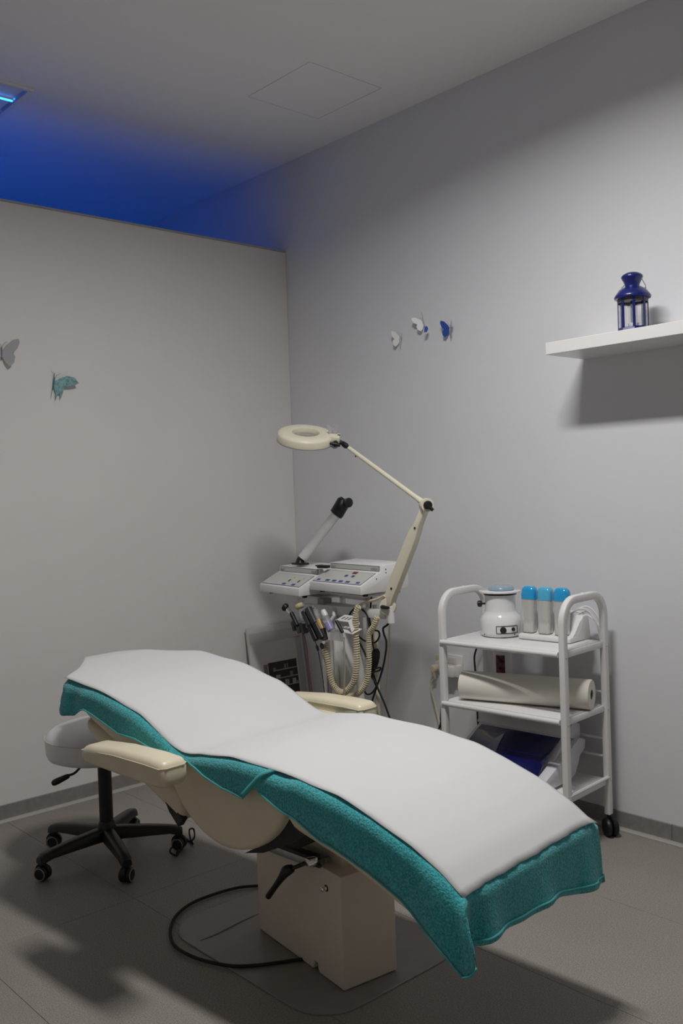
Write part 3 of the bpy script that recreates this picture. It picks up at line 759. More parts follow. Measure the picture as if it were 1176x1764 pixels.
# UV steriliser on the bottom shelf
UL, UD = .47, .30
uo = cl_(-.035, -.015, ZB)
uv = thing('uv_steriliser', 'lilac-white steriliser cabinet with dark cobalt lid on the bottom trolley shelf', 'steriliser', uo, math.atan2(cu_.y, cu_.x))
RU = ROOTM[uv.name]
def uvp(poly, x0, dx_, name, m, bev=.004):
    mt = RU @ frame_mat((x0, 0, 0), (0, 1, 0), (0, 0, 1), (1, 0, 0))
    return build(MB().prism(poly, mt, dx_, bev=bev), name, m, uv)
# body: low front, tall back
uvp([(-.15, .012), (.06, .012), (.10, .05), (.14, .11), (.14, .155), (.08, .185), (.05, .17), (-.12, .03), (-.15, .03)], -UL/2+.03, UL-.06, 'body', M_UVW)
for x0 in (-UL/2, UL/2-.045):
    uvp([(-.165, .006), (-.145, .004), (.02, .004), (.06, .02), (.085, .055), (.10, .085), (.14, .105), (.145, .14), (.10, .155), (-.11, .062), (-.165, .04)], x0, .045, 'side_cheek', M_UVW)
uvp([(.04, .165), (.12, .14), (.14, .15), (.14, .20), (.10, .215), (.07, .205)], -UL/2+.02, UL-.04, 'back_housing', M_UVW)
R = []
for y, z in ((-.145, .035), (-.135, .055), (-.10, .082), (-.05, .117), (.0, .145), (.06, .168), (.085, .174)):
    R.append([RU @ V(-UL/2+.047, y, z), RU @ V(UL/2-.047, y, z)])
lid = build(MB().rings(R, closed_ring=False), 'lid', M_COBALT, uv, solid=.004)
build(MB().tube([RU @ V(-UL/2+.047, -.145, .036), RU @ V(UL/2-.047, -.145, .036)], .004, 6), 'lid_edge', M_COBALT, lid)

# ------------------------------------------------------------------ wall sockets, plug and cords
so = V(1.128, -.001, .555)
sk = thing('wall_socket', 'white double wall socket with white adapter behind the trolley leg', 'socket', so)
build(MB().box((so.x, -.006, so.z+.012), (.115, .012, .085), bev=.004), 'plate', M_SOCK, sk)
build(MB().box((so.x-.01, -.013, so.z+.028), (.07, .004, .03), bev=.002), 'cover', mat('socket_cover', (.70, .66, .62), .4), sk)
build(MB().box((so.x+.0, -.032, so.z-.018), (.075, .045, .05), bev=.006), 'adapter', M_SOCK, sk)
build(MB().box((so.x+.045, -.025, so.z-.015), (.022, .03, .055), bev=.004), 'adapter', M_SOCK, sk)
pts = [V(so.x-.006, -.045, so.z-.04), V(so.x-.012, -.06, so.z-.09), V(so.x-.03, -.06, so.z-.15), V(so.x-.05, -.05, so.z-.25), V(so.x-.05, -.045, .30), V(so.x-.07, -.04, .12)]
build(MB().tube(smoothpath(pts, 6), .0042, 8), 'cord', M_RUB, sk)
# round cream plug
pp = Py(747, 1152, -.03)
pl = thing('cream_plug', 'round cream mains plug and cable on the wall left of the trolley', 'plug', (pp.x, 0, pp.z))
b_ = pp.copy(); b_.y = 0
build(MB().lathe([(.026, .0), (.026, .012), (.022, .014)], 28, zalign(b_+V(.012, 0, .012), (0, -1, 0))), 'socket_ring', M_SOCK, pl)
build(MB().box(b_+V(.004, -.005, .048), (.022, .008, .034), bev=.003), 'wall_clip', M_CREAMC, pl)
build(MB().lathe([(.019, .012), (.02, .02), (.019, .036), (.014, .041), (.002, .042)], 24, zalign(b_, (0, -1, 0))).tube([b_+V(0, -.03, -.01), b_+V(0, -.028, -.032), b_+V(.002, -.024, -.05)], [.014, .009, .005], 10), 'plug_body', M_CREAMC, pl)
pts = [b_+V(.001, -.024, -.045), Py(742, 1180, -.022), Py(748, 1210, -.02), Py(755, 1240, -.02), Py(758, 1262, -.02), Py(760, 1300, -.02)]
build(MB().tube(smoothpath(pts, 6), .004, 8), 'cable', M_CREAMC, pl)
pts = [Py(760, 1238, -.03), Py(757, 1252, -.025), Py(752, 1264, -.02), Py(745, 1285, -.02)]
build(MB().tube(smoothpath(pts, 5), .004, 8), 'black_cable', M_RUB, pl)
# black heater cord down the wall
pts = [Py(826, 1100, -.05), Py(823, 1110, -.045), Py(817, 1130, -.04), Py(818, 1152, -.04), Py(821, 1190, -.04), Py(822, 1230, -.04), Py(823, 1256, -.04), Py(820, 1300, -.04)]
tag(build(MB().tube(smoothpath(pts, 6), .0042, 8), 'heater_cord', M_RUB), 'black cord hanging down the wall behind the trolley shelves', 'cord')

# ------------------------------------------------------------------ floating shelf and lantern
sx0 = 1.878
tag(build(MB().box((sx0+.55, -.134, 1.906), (1.10, .268, .046), bev=.0015, seg=1), 'floating_shelf', M_SHELF, smooth=False), 'thick white floating shelf on the wall with a blue lantern', 'shelf')
lo = V(2.192, -.165, 1.929)
lan = thing('candle_lantern', 'small blue metal lantern with glass panes on the floating shelf', 'lantern', lo)
lm = Matrix.Translation(lo) @ Matrix.Rotation(math.radians(12), 4, 'Z') @ Matrix.Diagonal((.94, .94, 1.01, 1))
NS = 8; RG = .052
def oct_(r, z, rot=0): return [lm @ V(r*math.cos(2*math.pi*(k+.5)/NS+rot), r*math.sin(2*math.pi*(k+.5)/NS+rot), z) for k in range(NS)]
build(MB().rings([oct_(.060, .0), oct_(.061, .006), oct_(.058, .014), oct_(.056, .020), oct_(.045, .021)]), 'base', M_BLUEL, lan, smooth=False)
build(MB().lathe([(.058, .122), (.068, .124), (.070, .130), (.066, .137), (.054, .152), (.038, .163), (.028, .167), (.027, .172), (.034, .188), (.040, .198), (.0415, .203), (.036, .210), (.022, .217), (.004, .220)], 32, lm), 'roof', M_BLUEL, lan, angle=55)
build(MB().lathe([(.056, .1215), (.056, .108), (.054, .1085), (.054, .121)], 32, lm, cap=False), 'inner_collar', M_BLUEIN, lan)
for k in range(NS):
    a = 2*math.pi*(k+.5)/NS; d = V(math.cos(a), math.sin(a), 0)
    ps = [lm @ (d*.0555 + V(0, 0, z)) for z in (.018, .124)]
    dn = (lm.to_3x3() @ d); tn = V(-dn.y, dn.x, 0)
    build(MB().box((ps[0]+ps[1])/2, (.0035, .0105, .108), Matrix((dn, tn, V(0, 0, 1))).transposed()), 'post', M_BLUEL, lan, smooth=False)
    b = 2*math.pi*(k+1)/NS; e = V(math.cos(b), math.sin(b), 0); en = lm.to_3x3() @ e; tn = V(-en.y, en.x, 0)
    build(MB().box(lm @ (e*.0495 + V(0, 0, .070)), (.0012, .034, .098), Matrix((en, tn, V(0, 0, 1))).transposed()), 'pane', M_GLASS, lan, smooth=False)
build(MB().lathe([(.017, .021), (.020, .023), (.020, .036), (.003, .036)], 20, lm), 'tealight', M_WPLA, lan)
for k in range(6):
    a = 2*math.pi*k/6+.3; d = V(math.cos(a), math.sin(a), 0)
    build(MB().lathe([(.003, 0), (.003, .002)], 8, zalign(lm @ (d*.0465 + V(0, 0, .1575)), lm.to_3x3() @ (d+V(0, 0, 1.2)))), 'vent_hole', M_BLUEIN, lan)
hd = V(RT.x, RT.y, 0).normalized()
pts = [lo + hd*.05 + V(0, 0, .158), lo + hd*.047 + V(0, 0, .175), lo + hd*.036 + V(0, 0, .195), lo + hd*.02 + V(0, .03, .20), lo - hd*.02 + V(0, .035, .20), lo - hd*.046 + V(0, .01, .165)]
build(MB().tube(smoothpath(pts, 6), .0013, 6), 'wire_handle', M_STEEL, lan)

# ------------------------------------------------------------------ butterflies
def butterfly(o, right, up, normal, size, lift, label, mw, mbody, tails=False, scale_l=1, scale_r=1, mr=None, group=None):
    r = thing('butterfly_decoration', label, 'butterfly decoration', o, 0, group)
    right, up, normal = Vector(right).normalized(), Vector(up).normalized(), Vector(normal).normalized()
    for sg, sc, mm in ((-1, scale_l, mw), (1, scale_r, mr or mw)):
        W = [(0, .05), (.15, .28), (.40, .50), (.62, .56), (.66, .42), (.56, .16), (.40, .02), (.50, -.12), (.46, -.36), (.30, -.50), (.14, -.36), (0, -.10)]
        if tails: W = [(0, .05), (.18, .22), (.45, .40), (.75, .40), (.95, .22), (.80, .10), (.55, -.02), (.42, -.06), (.40, -.30), (.36, -.58), (.31, -.36), (.22, -.40), (.17, -.66), (.13, -.38), (.03, -.2)]
        cs, sn = math.cos(lift*sg if False else lift), math.sin(lift)
        poly = [(x*sc*size, y*size) for x, y in W]
        wx = (right*sg*cs + normal*sn).normalized(); wz = wx.cross(up).normalized()
        m_ = frame_mat(o + normal*.004, wx, up, wz)
        build(MB().prism(poly, m_, .0012), 'wing', mm, r, smooth=False)
    build(MB().tube([o+normal*.005+up*size*.22, o+normal*.006, o+normal*.005-up*size*.28], [.002, .0035, .0015], 6), 'body', mbody, r)
    for sg in (-1, 1):
        build(MB().tube(smoothpath([o+normal*.006+up*size*.2, o+normal*.006+up*size*.36+right*sg*size*.08, o+normal*.006+up*size*.44+right*sg*size*.2], 4), .0006, 4), 'antenna', mbody, r)
    return r
rw = (V(1, 0, 0), V(0, 0, 1), V(0, -1, 0))
def tilt(r_, u_, a): return r_*math.cos(a)+u_*math.sin(a), -r_*math.sin(a)+u_*math.cos(a)
r_, u_ = tilt(rw[0], rw[1], -.15)
butterfly(Py(690, 585, -.002), r_, u_, rw[2], .070, .72, 'white paper butterfly, lowest of three on the right-hand wall', M_BFW, M_BFG)
r_, u_ = tilt(rw[0], rw[1], .35)
b2 = butterfly(Py(730, 556, -.002), r_, u_, rw[2], .074, .70, 'white butterfly with a blue patch between two others on the wall', M_BFW, M_BFG)
build(MB().lathe([(.012, 0), (.012, .001)], 14, zalign(Py(732, 566, -.045), (.5, -.8, 0))).bm and MB().prism([(-.008, -.018), (.006, -.016), (.012, 0), (.006, .012), (-.006, .008)], frame_mat(Py(733, 566, -.04), RT, UP, -fw), .0012), 'blue_patch', M_BFB, b2, smooth=False)
r_, u_ = tilt(rw[0], rw[1], -.1)
butterfly(Py(776, 568, -.002), r_, u_, rw[2], .072, .72, 'butterfly with one dark blue wing on the wall', M_BFB, M_BFG, mr=M_BFG)
lw = (V(0, 1, 0), V(0, 0, 1), V(1, 0, 0))
r_, u_ = tilt(lw[0], lw[1], -.05)
butterfly(Px(2, 608, .002), r_, u_, lw[2], .115, .55, 'plain grey butterfly on the partition wall', M_BFG, mat('butterfly_body', (.2, .19, .19), .6))
r_, u_ = tilt(lw[0], lw[1], -.22)
butterfly(Px(92, 660, .002), r_, u_, lw[2], .115, 1.15 if False else .25, 'patterned teal swallowtail butterfly on the partition wall', M_BFT, M_BFTD, tails=True, scale_l=.06)

# ------------------------------------------------------------------ beauty machine on a stand
# leaning display board in the corner
bo = V(.10, -.20, 0)
board = thing('display_board', 'white display board printed with dark cosmetics shelves leaning in the corner', 'display board', bo)
bU = V(.0, 1, 0)       # along the partition
top0, top1 = Px(447, 1092, .035), Px(541, 1077, .035)
zt_b = .68; lean = .10
def bd(y, z, off=0):   # point on the board face: y world, z world
    x = .02 + lean*(1-z/zt_b) + .012
    return V(x+off, y, z)
ya, yb = -.385, -.02
mb = MB(); R = []
for z in (.002, zt_b):
    R.append([bd(ya, z, -.012), bd(yb, z, -.012), bd(yb, z), bd(ya, z)])
build(mb.rings(R), 'panel', M_GPRINT if False else mat('board_white', (.60, .585, .56), .4), board, smooth=False)
def pat(y0, z0, y1, z1, m, off, name):
    build(MB().quad(bd(y0, z0, off), bd(y1, z0, off), bd(y1, z1, off), bd(y0, z1, off)), name, m, board, smooth=False)
def bpx(x, y):         # pixel to board plane
    d = ray(x, y); n = V(1, 0, lean/zt_b); p0 = bd(0, 0); k = (p0-CAM).dot(n)/d.dot(n); p = CAM+d*k; return p.y, p.z
y0, z0 = bpx(461, 1143); y1, z1 = bpx(510, 1133); y2, z2 = bpx(516, 1186)
ztop_ = (z0+z1)/2; zbot_ = z2; yl_, yr_ = y0, (y1+y2)/2
pat(yl_, zbot_-.05, yr_, ztop_, M_DPRINT, .0006, 'photo_print')
H = ztop_-zbot_
for f in (.26, .52, .78):
    pat(yl_+.03, ztop_-H*f-.005, yr_, ztop_-H*f, M_LPRINT, .0016, 'printed_shelf')
for f, fx, hh, ww, m in ((.26, .55, .045, .018, M_MPRINT), (.26, .64, .05, .012, M_MPRINT), (.26, .15, .025, .03, M_MPRINT), (.52, .22, .03, .05, M_LPRINT), (.52, .72, .045, .035, M_MPRINT), (.78, .1, .045, .045, M_MPRINT), (.78, .52, .055, .022, M_LPRINT), (.78, .60, .05, .018, M_LPRINT), (.78, .78, .05, .04, M_LPRINT), (.78, .92, .02, .03, M_MPRINT)):
    yy = yl_ + (yr_-yl_)*fx; pat(yy, ztop_-H*f, yy+ww*.62, ztop_-H*f+hh*.52, m, .0010, 'printed_bottle')
pat(yl_-.03, zbot_-.05, yl_-.004, ztop_-.005, M_MPRINT, .0006, 'print_panel')
pat(yr_+.01, .03, yb-.012, zt_b-.08, M_GPRINT, .0006, 'print_panel')
pat(ya+.01, zt_b-.03, yb-.012, zt_b-.085, mat('print_warm_grey', (.50, .48, .455), .45), .0006, 'print_panel')

ROTM = math.radians(-4.5)
stand = thing('equipment_stand', 'white wheeled stand under the two control units in the corner', 'stand', (.74, -.36, 0), ROTM)
RS = ROOTM[stand.name]; RS3 = RS.to_3x3()
def sl(x, y, z): return RS @ V(x, y, z)
# base with casters, column with slots, top tray, tool rail
build(MB().box(sl(0, .0, .075), (.52, .34, .03), RS3, bev=.008), 'base', M_WHITE, stand)
for x in (-.22, .22):
    for y in (-.13, .13):
        b0 = sl(x, y, 0); mb = MB()
        for s_ in (-1, 1):
            mb.lathe([(.006, .003), (.025, .003), (.028, .007), (.028, .013), (.024, .018), (.003, .018)], 18, zalign(b0+V(0, 0, .028), V(s_, .2*s_, 0)))
        mb.cyl(b0+V(0, 0, .03), b0+V(0, 0, .065), .008)
        build(mb, 'caster', M_BLACK, stand)
build(MB().box(sl(.045, -.04, .475), (.17, .08, .78), RS3, bev=.006), 'column', M_WHITE, stand)
for x, ww in ((.0, .010), (.02, .016)):
    build(MB().box(sl(x, -.0815, .55), (ww, .004, .30), RS3, bev=.001), 'column_slot', M_GREYP, stand, smooth=False)
build(MB().tube([sl(.085, -.09, .1), sl(.085, -.09, .86)], .011, 12), 'column_pole', M_WHITE, stand)
build(MB().tube([sl(.175, -.02, .09), sl(.175, -.02, .87)], .018, 14), 'rear_post', M_WHITE, stand)
build(MB().tube([sl(.24, .02, .09), sl(.24, .02, .87)], .011, 12), 'rear_post', mat('stand_cream_post', (.70, .66, .52), .4), stand)
for z in (.30, .46, .60): build(MB().box(sl(.115, -.04, z), (.018, .02, .012), RS3), 'clip', M_DGREYP, stand, smooth=False)
build(MB().box(sl(-.20, .02, .886), (.26, .16, .010), RS3, bev=.003), 'tray', M_WHITE, stand)
build(MB().box(sl(.14, .02, .915), (.24, .16, .010), RS3, bev=.003), 'tray', M_WHITE, stand)
build(MB().box(sl(-.1, .10, .78), (.02, .02, .22), RS3).box(sl(.1, .10, .78), (.02, .02, .22), RS3).box(sl(0, .10, .88), (.3, .02, .02), RS3), 'tray_support', M_WHITE, stand, smooth=False)
# tool rail
ra, rb_ = Py(522, 1047, -.45), Py(664, 1058, -.45)
build(MB().box((ra+rb_)/2, ((rb_-ra).length, .016, .042), Matrix((((rb_-ra).normalized()), V(0, 1, 0), ((rb_-ra).normalized()).cross(V(0, 1, 0)))).transposed(), bev=.003), 'tool_rail', M_WHITE, stand)
lb = Py(673, 1056, -.45)
build(MB().lathe([(.008, -.045), (.016, -.043), (.016, .028), (.012, .032), (.004, .032)], 20, Matrix.Translation(lb)), 'lamp_socket', M_WHITE, stand)
build(MB().box(sl(-.03, -.06, .86), (.05, .05, .06), RS3, bev=.004), 'rail_bracket', M_GREYP, stand)

def control_unit(o, rot, W, D, label, buttons, display):
    u = thing('control_unit', label, 'control unit', o, rot)
    Ru = ROOTM[u.name]
    # side profile in (y depth, z): lip, sloped face, header, top
    prof = [(0, 0), (0, .036), (.105, .088), (.118, .090), (.121, .117), (D, .124), (D, .006), (.012, 0)]
    mt = Ru @ frame_mat((0, 0, 0), (0, 1, 0), (0, 0, 1), (1, 0, 0))
    body = build(MB().prism(prof, mt, W, bev=.003), 'housing', M_WHITE, u, angle=30)
    for x in (.03, W-.03):
        for y in (.05, D-.04):
            build(MB().lathe([(.012, -.014), (.012, 0)], 14, Ru @ Matrix.Translation((x, y, .002))), 'foot', M_RUB, u)
    def face(x, k, off):   # k 0..1 up the slope
        y = .004 + .098*k; z = .038+.0485*k; n = V(0, -.444, .896)
        return Ru @ (V(x, y, z) + n*off)
    def fq(x0, x1, k0, k1, m, off, name, par):
        build(MB().rings([[face(x0, k0, off-.001), face(x1, k0, off-.001), face(x1, k1, off-.001), face(x0, k1, off-.001)], [face(x0, k0, off), face(x1, k0, off), face(x1, k1, off), face(x0, k1, off)]]), name, m, par, smooth=False)
    fq(.012, W-.012, .05, .96, M_FACEB, .0014, 'panel_border', u)
    fq(.0145, W-.0145, .075, .935, M_FACE, .0020, 'panel_film', u)
    for x, k, w_, h_, m in buttons: fq(x*W-w_/2, x*W+w_/2, k-h_/2, k+h_/2, m, .0035, 'button', u)
    def hd_(x, z, off): return Ru @ V(x, .1185+.003*(z/.02)*.5-off, .0925+z)
    def hq(x0, x1, z0, z1, m, off, name):
        build(MB().rings([[hd_(x0, z0, off-.002), hd_(x1, z0, off-.002), hd_(x1, z1, off-.002), hd_(x0, z1, off-.002)], [hd_(x0, z0, off), hd_(x1, z0, off), hd_(x1, z1, off), hd_(x0, z1, off)]]), name, m, u, smooth=False)
    hq(.010, W-.012, -.001, .0225, M_DGREYP, .0015, 'header_border')
    hq(.0125, W-.0145, .001, .0205, mat('header_film', (.52, .52, .49), .4), .0022, 'header_film')
    tm_ = Ru @ frame_mat((.020, .1148, .0965), (1, 0, 0), (0, .0, 1), (0, -1, 0))
    text_mesh('Bio S', .015, tm_, 'lettering', M_INK, u)
    tm_ = Ru @ frame_mat((W-.068, .1148, .0965), (1, 0, 0), (0, .0, 1), (0, -1, 0))
    text_mesh('OMRO', .015, tm_, 'lettering', mat('light_ink', (.27, .28, .30), .5), u)
    for y, z in ((.145, .10), (.145, .085), (.09, .062), (D-.03, .1)):
        build(MB().lathe([(.003, 0), (.003, .001), (.001, .0012)], 8, zalign(Ru @ V(W, y, z), Ru.to_3x3() @ V(1, 0, 0))), 'screw', M_DGREYP, u)
    return u
bl = [(.55, .17, .026, .11, M_BTN), (.78, .17, .026, .11, M_BTN), (.57, .45, .009, .15, M_BLACK), (.80, .45, .009, .15, M_BLACK), (.60, .68, .007, .06, M_AMBER), (.83, .68, .007, .06, M_AMBER)]
LO, RO = V(.332, -.513, .909), V(.7075, -.507, .938)
control_unit(LO, math.radians(-6.5), .355, .30, 'white control unit with sloped panel carrying the steamer arm', bl, False)
br = [(.12, .18, .022, .10, M_BTN), (.30, .18, .026, .11, M_BTN), (.43, .18, .026, .11, M_BTN), (.56, .18, .026, .11, M_BTN), (.69, .18, .026, .11, M_BTN), (.885, .18, .022, .10, M_BTN), (.53, .60, .018, .13, M_BTN), (.66, .60, .018, .13, M_BTN), (.62, .86, .032, .16, M_DISP)]
control_unit(RO, math.radians(-4.5), .376, .275, 'white control unit with red display and row of blue buttons', br, True)

# steamer arm on the left unit
va = V(.375, -.285, 1.037)
va = Pz(517, 972, 1.037)
vm = thing('steamer_arm', 'white steamer tube with black elbow nozzle on the left control unit', 'steamer arm', va - V(0, 0, .0))
build(MB().box(va + V(0, 0, .003), (.085, .05, .01), Matrix.Rotation(math.radians(-6.5), 3, 'Z'), bev=.003), 'base_plate', M_BLACK, vm)
v1 = Pd(520, 962, va); v2 = Pd(579, 886, va + V(.04, .03, 0)); v3 = Pd(592, 864, va + V(.045, .035, 0)); v4 = Pd(605, 865, va+V(.07, -.03, 0))
build(MB().tube([va+V(0, 0, .004), va+V(0, 0, .02), v1], [.026, .018, .023], 20), 'socket', M_BLACK, vm)
build(MB().tube([v1, v1+(v2-v1)*.5, v2], [.023, .0245, .025], 24), 'tube', mat('steamer_white', (.66, .66, .66), .3), vm)
vd = (v2-v1).normalized()
build(MB().tube([v2-vd*.004, v2+vd*.002, v3, v3+vd*.012], [.030, .034, .034, .024], 24), 'elbow', M_BLACK, vm)
vs_ = (V(v4.x, v4.y, v4.z)-v3).normalized()
build(MB().tube([v3-vd*.006, v3-vd*.004+vs_*.03, v3-vd*.004+vs_*.052, v3-vd*.004+vs_*.056], [.018, .020, .024, .018], 20), 'nozzle', M_BLACK, vm)
vw = Pz(557, 976, 1.04)
tag(build(MB().box(vw, (.06, .03, .014), Matrix.Rotation(.2, 3, 'Z'), bev=.004).box(vw+V(-.03, 0, .004), (.02, .036, .006), bev=.002), 'black_clip', M_BLACK), 'small black clip lying on top of the left control unit', 'clip')

# magnifier lamp
j0, j1, j2 = Py(667, 1042, -.45), Py(734, 870, -.45), Py(597, 769, -.45)
ml = thing('magnifier_lamp', 'cream magnifying ring lamp on a jointed arm clamped to the stand', 'magnifier lamp', lb + V(0, 0, .03))
def arm_plate(a, b, prof, th, name, m):
    ax_ = (b-a).normalized(); nn_ = V(0, -1, 0); pv_ = nn_.cross(ax_).normalized()
    mt = frame_mat(a + nn_*(-th/2), ax_, pv_, nn_)
    return build(MB().prism(prof, mt, th, bev=.004), name, m, ml)
LA = (j1-j0).length
low = arm_plate(j0, j1, [(0, -.022), (.03, -.027), (.06, -.024), (.10, -.026), (LA*.62, -.024), (LA*.74, -.020), (LA*.82, -.014), (LA, -.013), (LA+.005, .010), (LA*.80, .016), (LA*.72, .026), (LA*.62, .028), (.10, .028), (.05, .022), (.03, .027), (0, .030), (-.02, .022), (-.028, 0), (-.018, -.018)], .034, 'lower_arm', M_CREAMP)
build(MB().lathe([(.034, -.019), (.036, -.016), (.036, .016), (.034, .019)], 32, zalign(j0 + V(.004, 0, -.006), (.55, -.83, 0))), 'base_joint', M_CREAMP, ml)
build(MB().cyl(j0+V(.006, 0, -.03), lb+V(0, 0, .02), .014, seg=16), 'base_pin', M_CREAMP, ml)
build(MB().tube([j0+V(-.018, -.022, -.006), j0+V(0, -.03, -.006), j0+V(.035, -.026, -.008)], [.006, .009, .006], 10), 'clamp_knob', M_BLACK, ml)
build(MB().lathe([(.026, -.022), (.028, -.018), (.028, .018), (.026, .022)], 28, zalign(j1, (.82, -.57, 0))), 'elbow_joint', M_CREAMP, ml)
kn = build(MB().lathe([(.016, .020), (.018, .024), (.018, .034), (.014, .038), (.003, .039)], 20, zalign(j1, (.82, -.57, 0))), 'elbow_knob', M_BLACK, ml)
build(MB().tube([j1+V(.024, -.018, 0), j1+V(.042, -.006, -.022)], [.008, .007], 10), 'knob_wing', M_BLACK, kn)
build(MB().tube([j1+(j2-j1)*.03, j1+(j2-j1)*.12, j1+(j2-j1)*.97], [.014, .0105, .0095], 16), 'upper_arm', M_CREAMP, ml)
jd = (j2-j1).normalized()
build(MB().tube([j2-jd*.004, j2+jd*.006, j2+jd*.028, j2+jd*.034], [.009, .013, .012, .008], 16), 'swivel_collar', M_BLACK, ml)
for f in (.87,): build(MB().cyl(j1+(j2-j1)*f+V(0, -.004, -.008), j1+(j2-j1)*f+V(0, -.006, -.016), .0025, seg=8), 'screw', M_BLACK, ml)
for f in (.175, .78):
    build(MB().lathe([(.005, 0), (.005, .002), (.001, .0022)], 10, zalign(j0+(j1-j0)*f+V(.002, -.0175, 0), (0, -1, 0))), 'screw', M_BLACK, low)
jt = j2+jd*.034
hc = Pd(526, 752, jt + V(-.06, -.05, .02))
tcv = V(CAM.x-hc.x, CAM.y-hc.y, 0).normalized()
hn = (V(0, 0, 1) + tcv*.40 + V(RT.x, RT.y, 0)*.10).normalized()
HM = zalign(hc, hn)
head = build(MB().lathe([(.062, -.021), (.118, -.022), (.127, -.018), (.1275, .008), (.122, .017), (.108, .021), (.070, .023), (.062, .021), (.058, .012), (.058, -.012), (.062, -.021)], 56, HM, cap=False), 'lamp_head', M_CREAMP, ml, angle=50)
build(MB().lathe([(.0575, -.003), (.0575, .002), (.04, .005), (.002, .0065)], 40, HM), 'lens', M_LENS, ml)
build(MB().lathe([(.122, -.024), (.1285, -.0225), (.1285, -.019), (.122, -.019)], 56, HM, cap=False), 'trim_ring', M_GREYP, ml)
toward = (jt-hc); tr = (toward - hn*toward.dot(hn)).normalized(); tq = hn.cross(tr)
nm = Matrix((tr, tq, hn)).transposed()
build(MB().box(hc + tr*.130 + hn*.006, (.055, .062, .036), nm, bev=.008), 'neck', M_CREAMP, ml)
build(MB().box(hc + tr*.150 + hn*.025, (.012, .008, .002), nm), 'neck_vent', M_BLACK, ml, smooth=False)
kq_ = hc + tr*.142 - tq*.030*(1 if (tq.dot(tcv) < 0) else -1) + hn*-.006
sgn = 1 if tq.dot(tcv) > 0 else -1
kq_ = hc + tr*.142 + tq*.036*sgn - hn*.004
build(MB().lathe([(.012, -.006), (.014, 0), (.013, .012), (.004, .014)], 16, zalign(kq_, tq*sgn)).tube([kq_ + tq*sgn*.008 - tr*.032 + hn*.002, kq_+tq*sgn*.010, kq_ + tq*sgn*.008 + tr*.022 - hn*.006], [.005, .009, .006], 10), 'neck_knob', M_BLACK, ml)
build(MB().tube([hc+tr*.15-hn*.006, jt], .010, 12), 'neck_pin', M_BLACK, ml)
build(MB().lathe([(.018, -.006), (.02, 0), (.018, .006)], 20, zalign(hc+tr*.135-hn*.018+tq*sgn*.012, tq)), 'neck_joint', mat('grey_joint', (.45, .44, .40), .4), ml)
butterfly(Pd(573, 741, hc+tr*.11), RT, (UP*.9-fw*.3), (-fw*.8+UP*.3), .042, .25, 'small grey butterfly perched on the magnifier lamp neck', M_BFG, M_BFG)

# ------------------------------------------------------------------ tools, hoses and cables at the stand
def helix(path, rad, wire, pitch, seg=5, per=10):
    path = [Vector(p) for p in path]; L = [0]
    for a, b in zip(path[:-1], path[1:]): L.append(L[-1]+(b-a).length)
    tot = L[-1]; n = int(tot/pitch*per); pts = []; u = None; j = 0
    for i in range(n+1):
        s = tot*i/n
        while j < len(L)-2 and L[j+1] < s: j += 1
        f = (s-L[j])/(L[j+1]-L[j]); p = path[j].lerp(path[j+1], f); t = (path[j+1]-path[j]).normalized()
        if u is None: u = t.cross(V(0, 1, .01)).normalized()
        u = (u-t*u.dot(t)).normalized(); v = t.cross(u); a = 2*math.pi*s/pitch
        pts.append(p + u*rad*math.cos(a) + v*rad*math.sin(a))
    return MB().tube(pts, wire, seg)
YH = -.53
hA = smoothpath([Py(x, y, YH) for x, y in ((618, 1044), (613, 1058), (612, 1085), (614, 1110), (614, 1140), (611, 1168), (602, 1186), (590, 1193), (578, 1186), (570, 1170), (566, 1150), (563, 1125), (560, 1108))], 6)
tag(build(helix(hA, .0118, .0034, .0105), 'coiled_hose', M_CREAMC), 'cream coiled hose looping down in front of the stand column', 'hose')
hB = smoothpath([Py(x, y, -.478) for x, y in ((650, 1062), (644, 1078), (636, 1092), (635, 1115), (635, 1145), (632, 1172), (622, 1190), (606, 1199), (588, 1194), (575, 1180), (568, 1160), (562, 1138), (556, 1122))], 6)
tag(build(helix(hB, .0105, .0032, .0100), 'coiled_hose', M_CREAMC), 'cream coiled hose hanging between the stand posts and black cables', 'hose')
hC = smoothpath([Py(x, y, -.47) for x, y in ((614, 1052), (620, 1042), (635, 1036), (650, 1032), (662, 1026))], 6)
tag(build(MB().tube(hC, .006, 8), 'straight_hose', M_CREAMC), 'straight cream hose end running up under the right control unit', 'hose')

# angled accessory holder bar hanging from the rail
hk = [  # name, material, top px, bottom px, radius, label
]
def rod(p0, p1, r, name, m, par, taper=1, seg=14):
    d = (p1-p0)
    return build(MB().tube([p0, p0+d*.04, p0+d*.96, p1], [r*.7, r, r*taper, r*taper*.7], seg), name, m, par)
YT = -.56
def pt(x, y, o=0): return Py(x, y, YT+o)
h0 = thing('tool_holder', 'grey clip holder for electrode handles below the left control unit', 'tool holder', pt(540, 1080))
mb = MB()
for x, y in ((508, 1078), (516, 1082), (524, 1083)):
    p = pt(x, y, .02); mb.box(p, (.022, .03, .045), Matrix.Rotation(-.35, 3, 'Y'), bev=.004)
build(mb, 'clip_block', mat('charcoal_plastic', (.07, .072, .08), .5), h0)
build(MB().tube([pt(512, 1078, .03), pt(560, 1082, .03), pt(575, 1062, .06), pt(575, 1052, .10)], .008, 8), 'holder_arm', M_WHITE, h0)
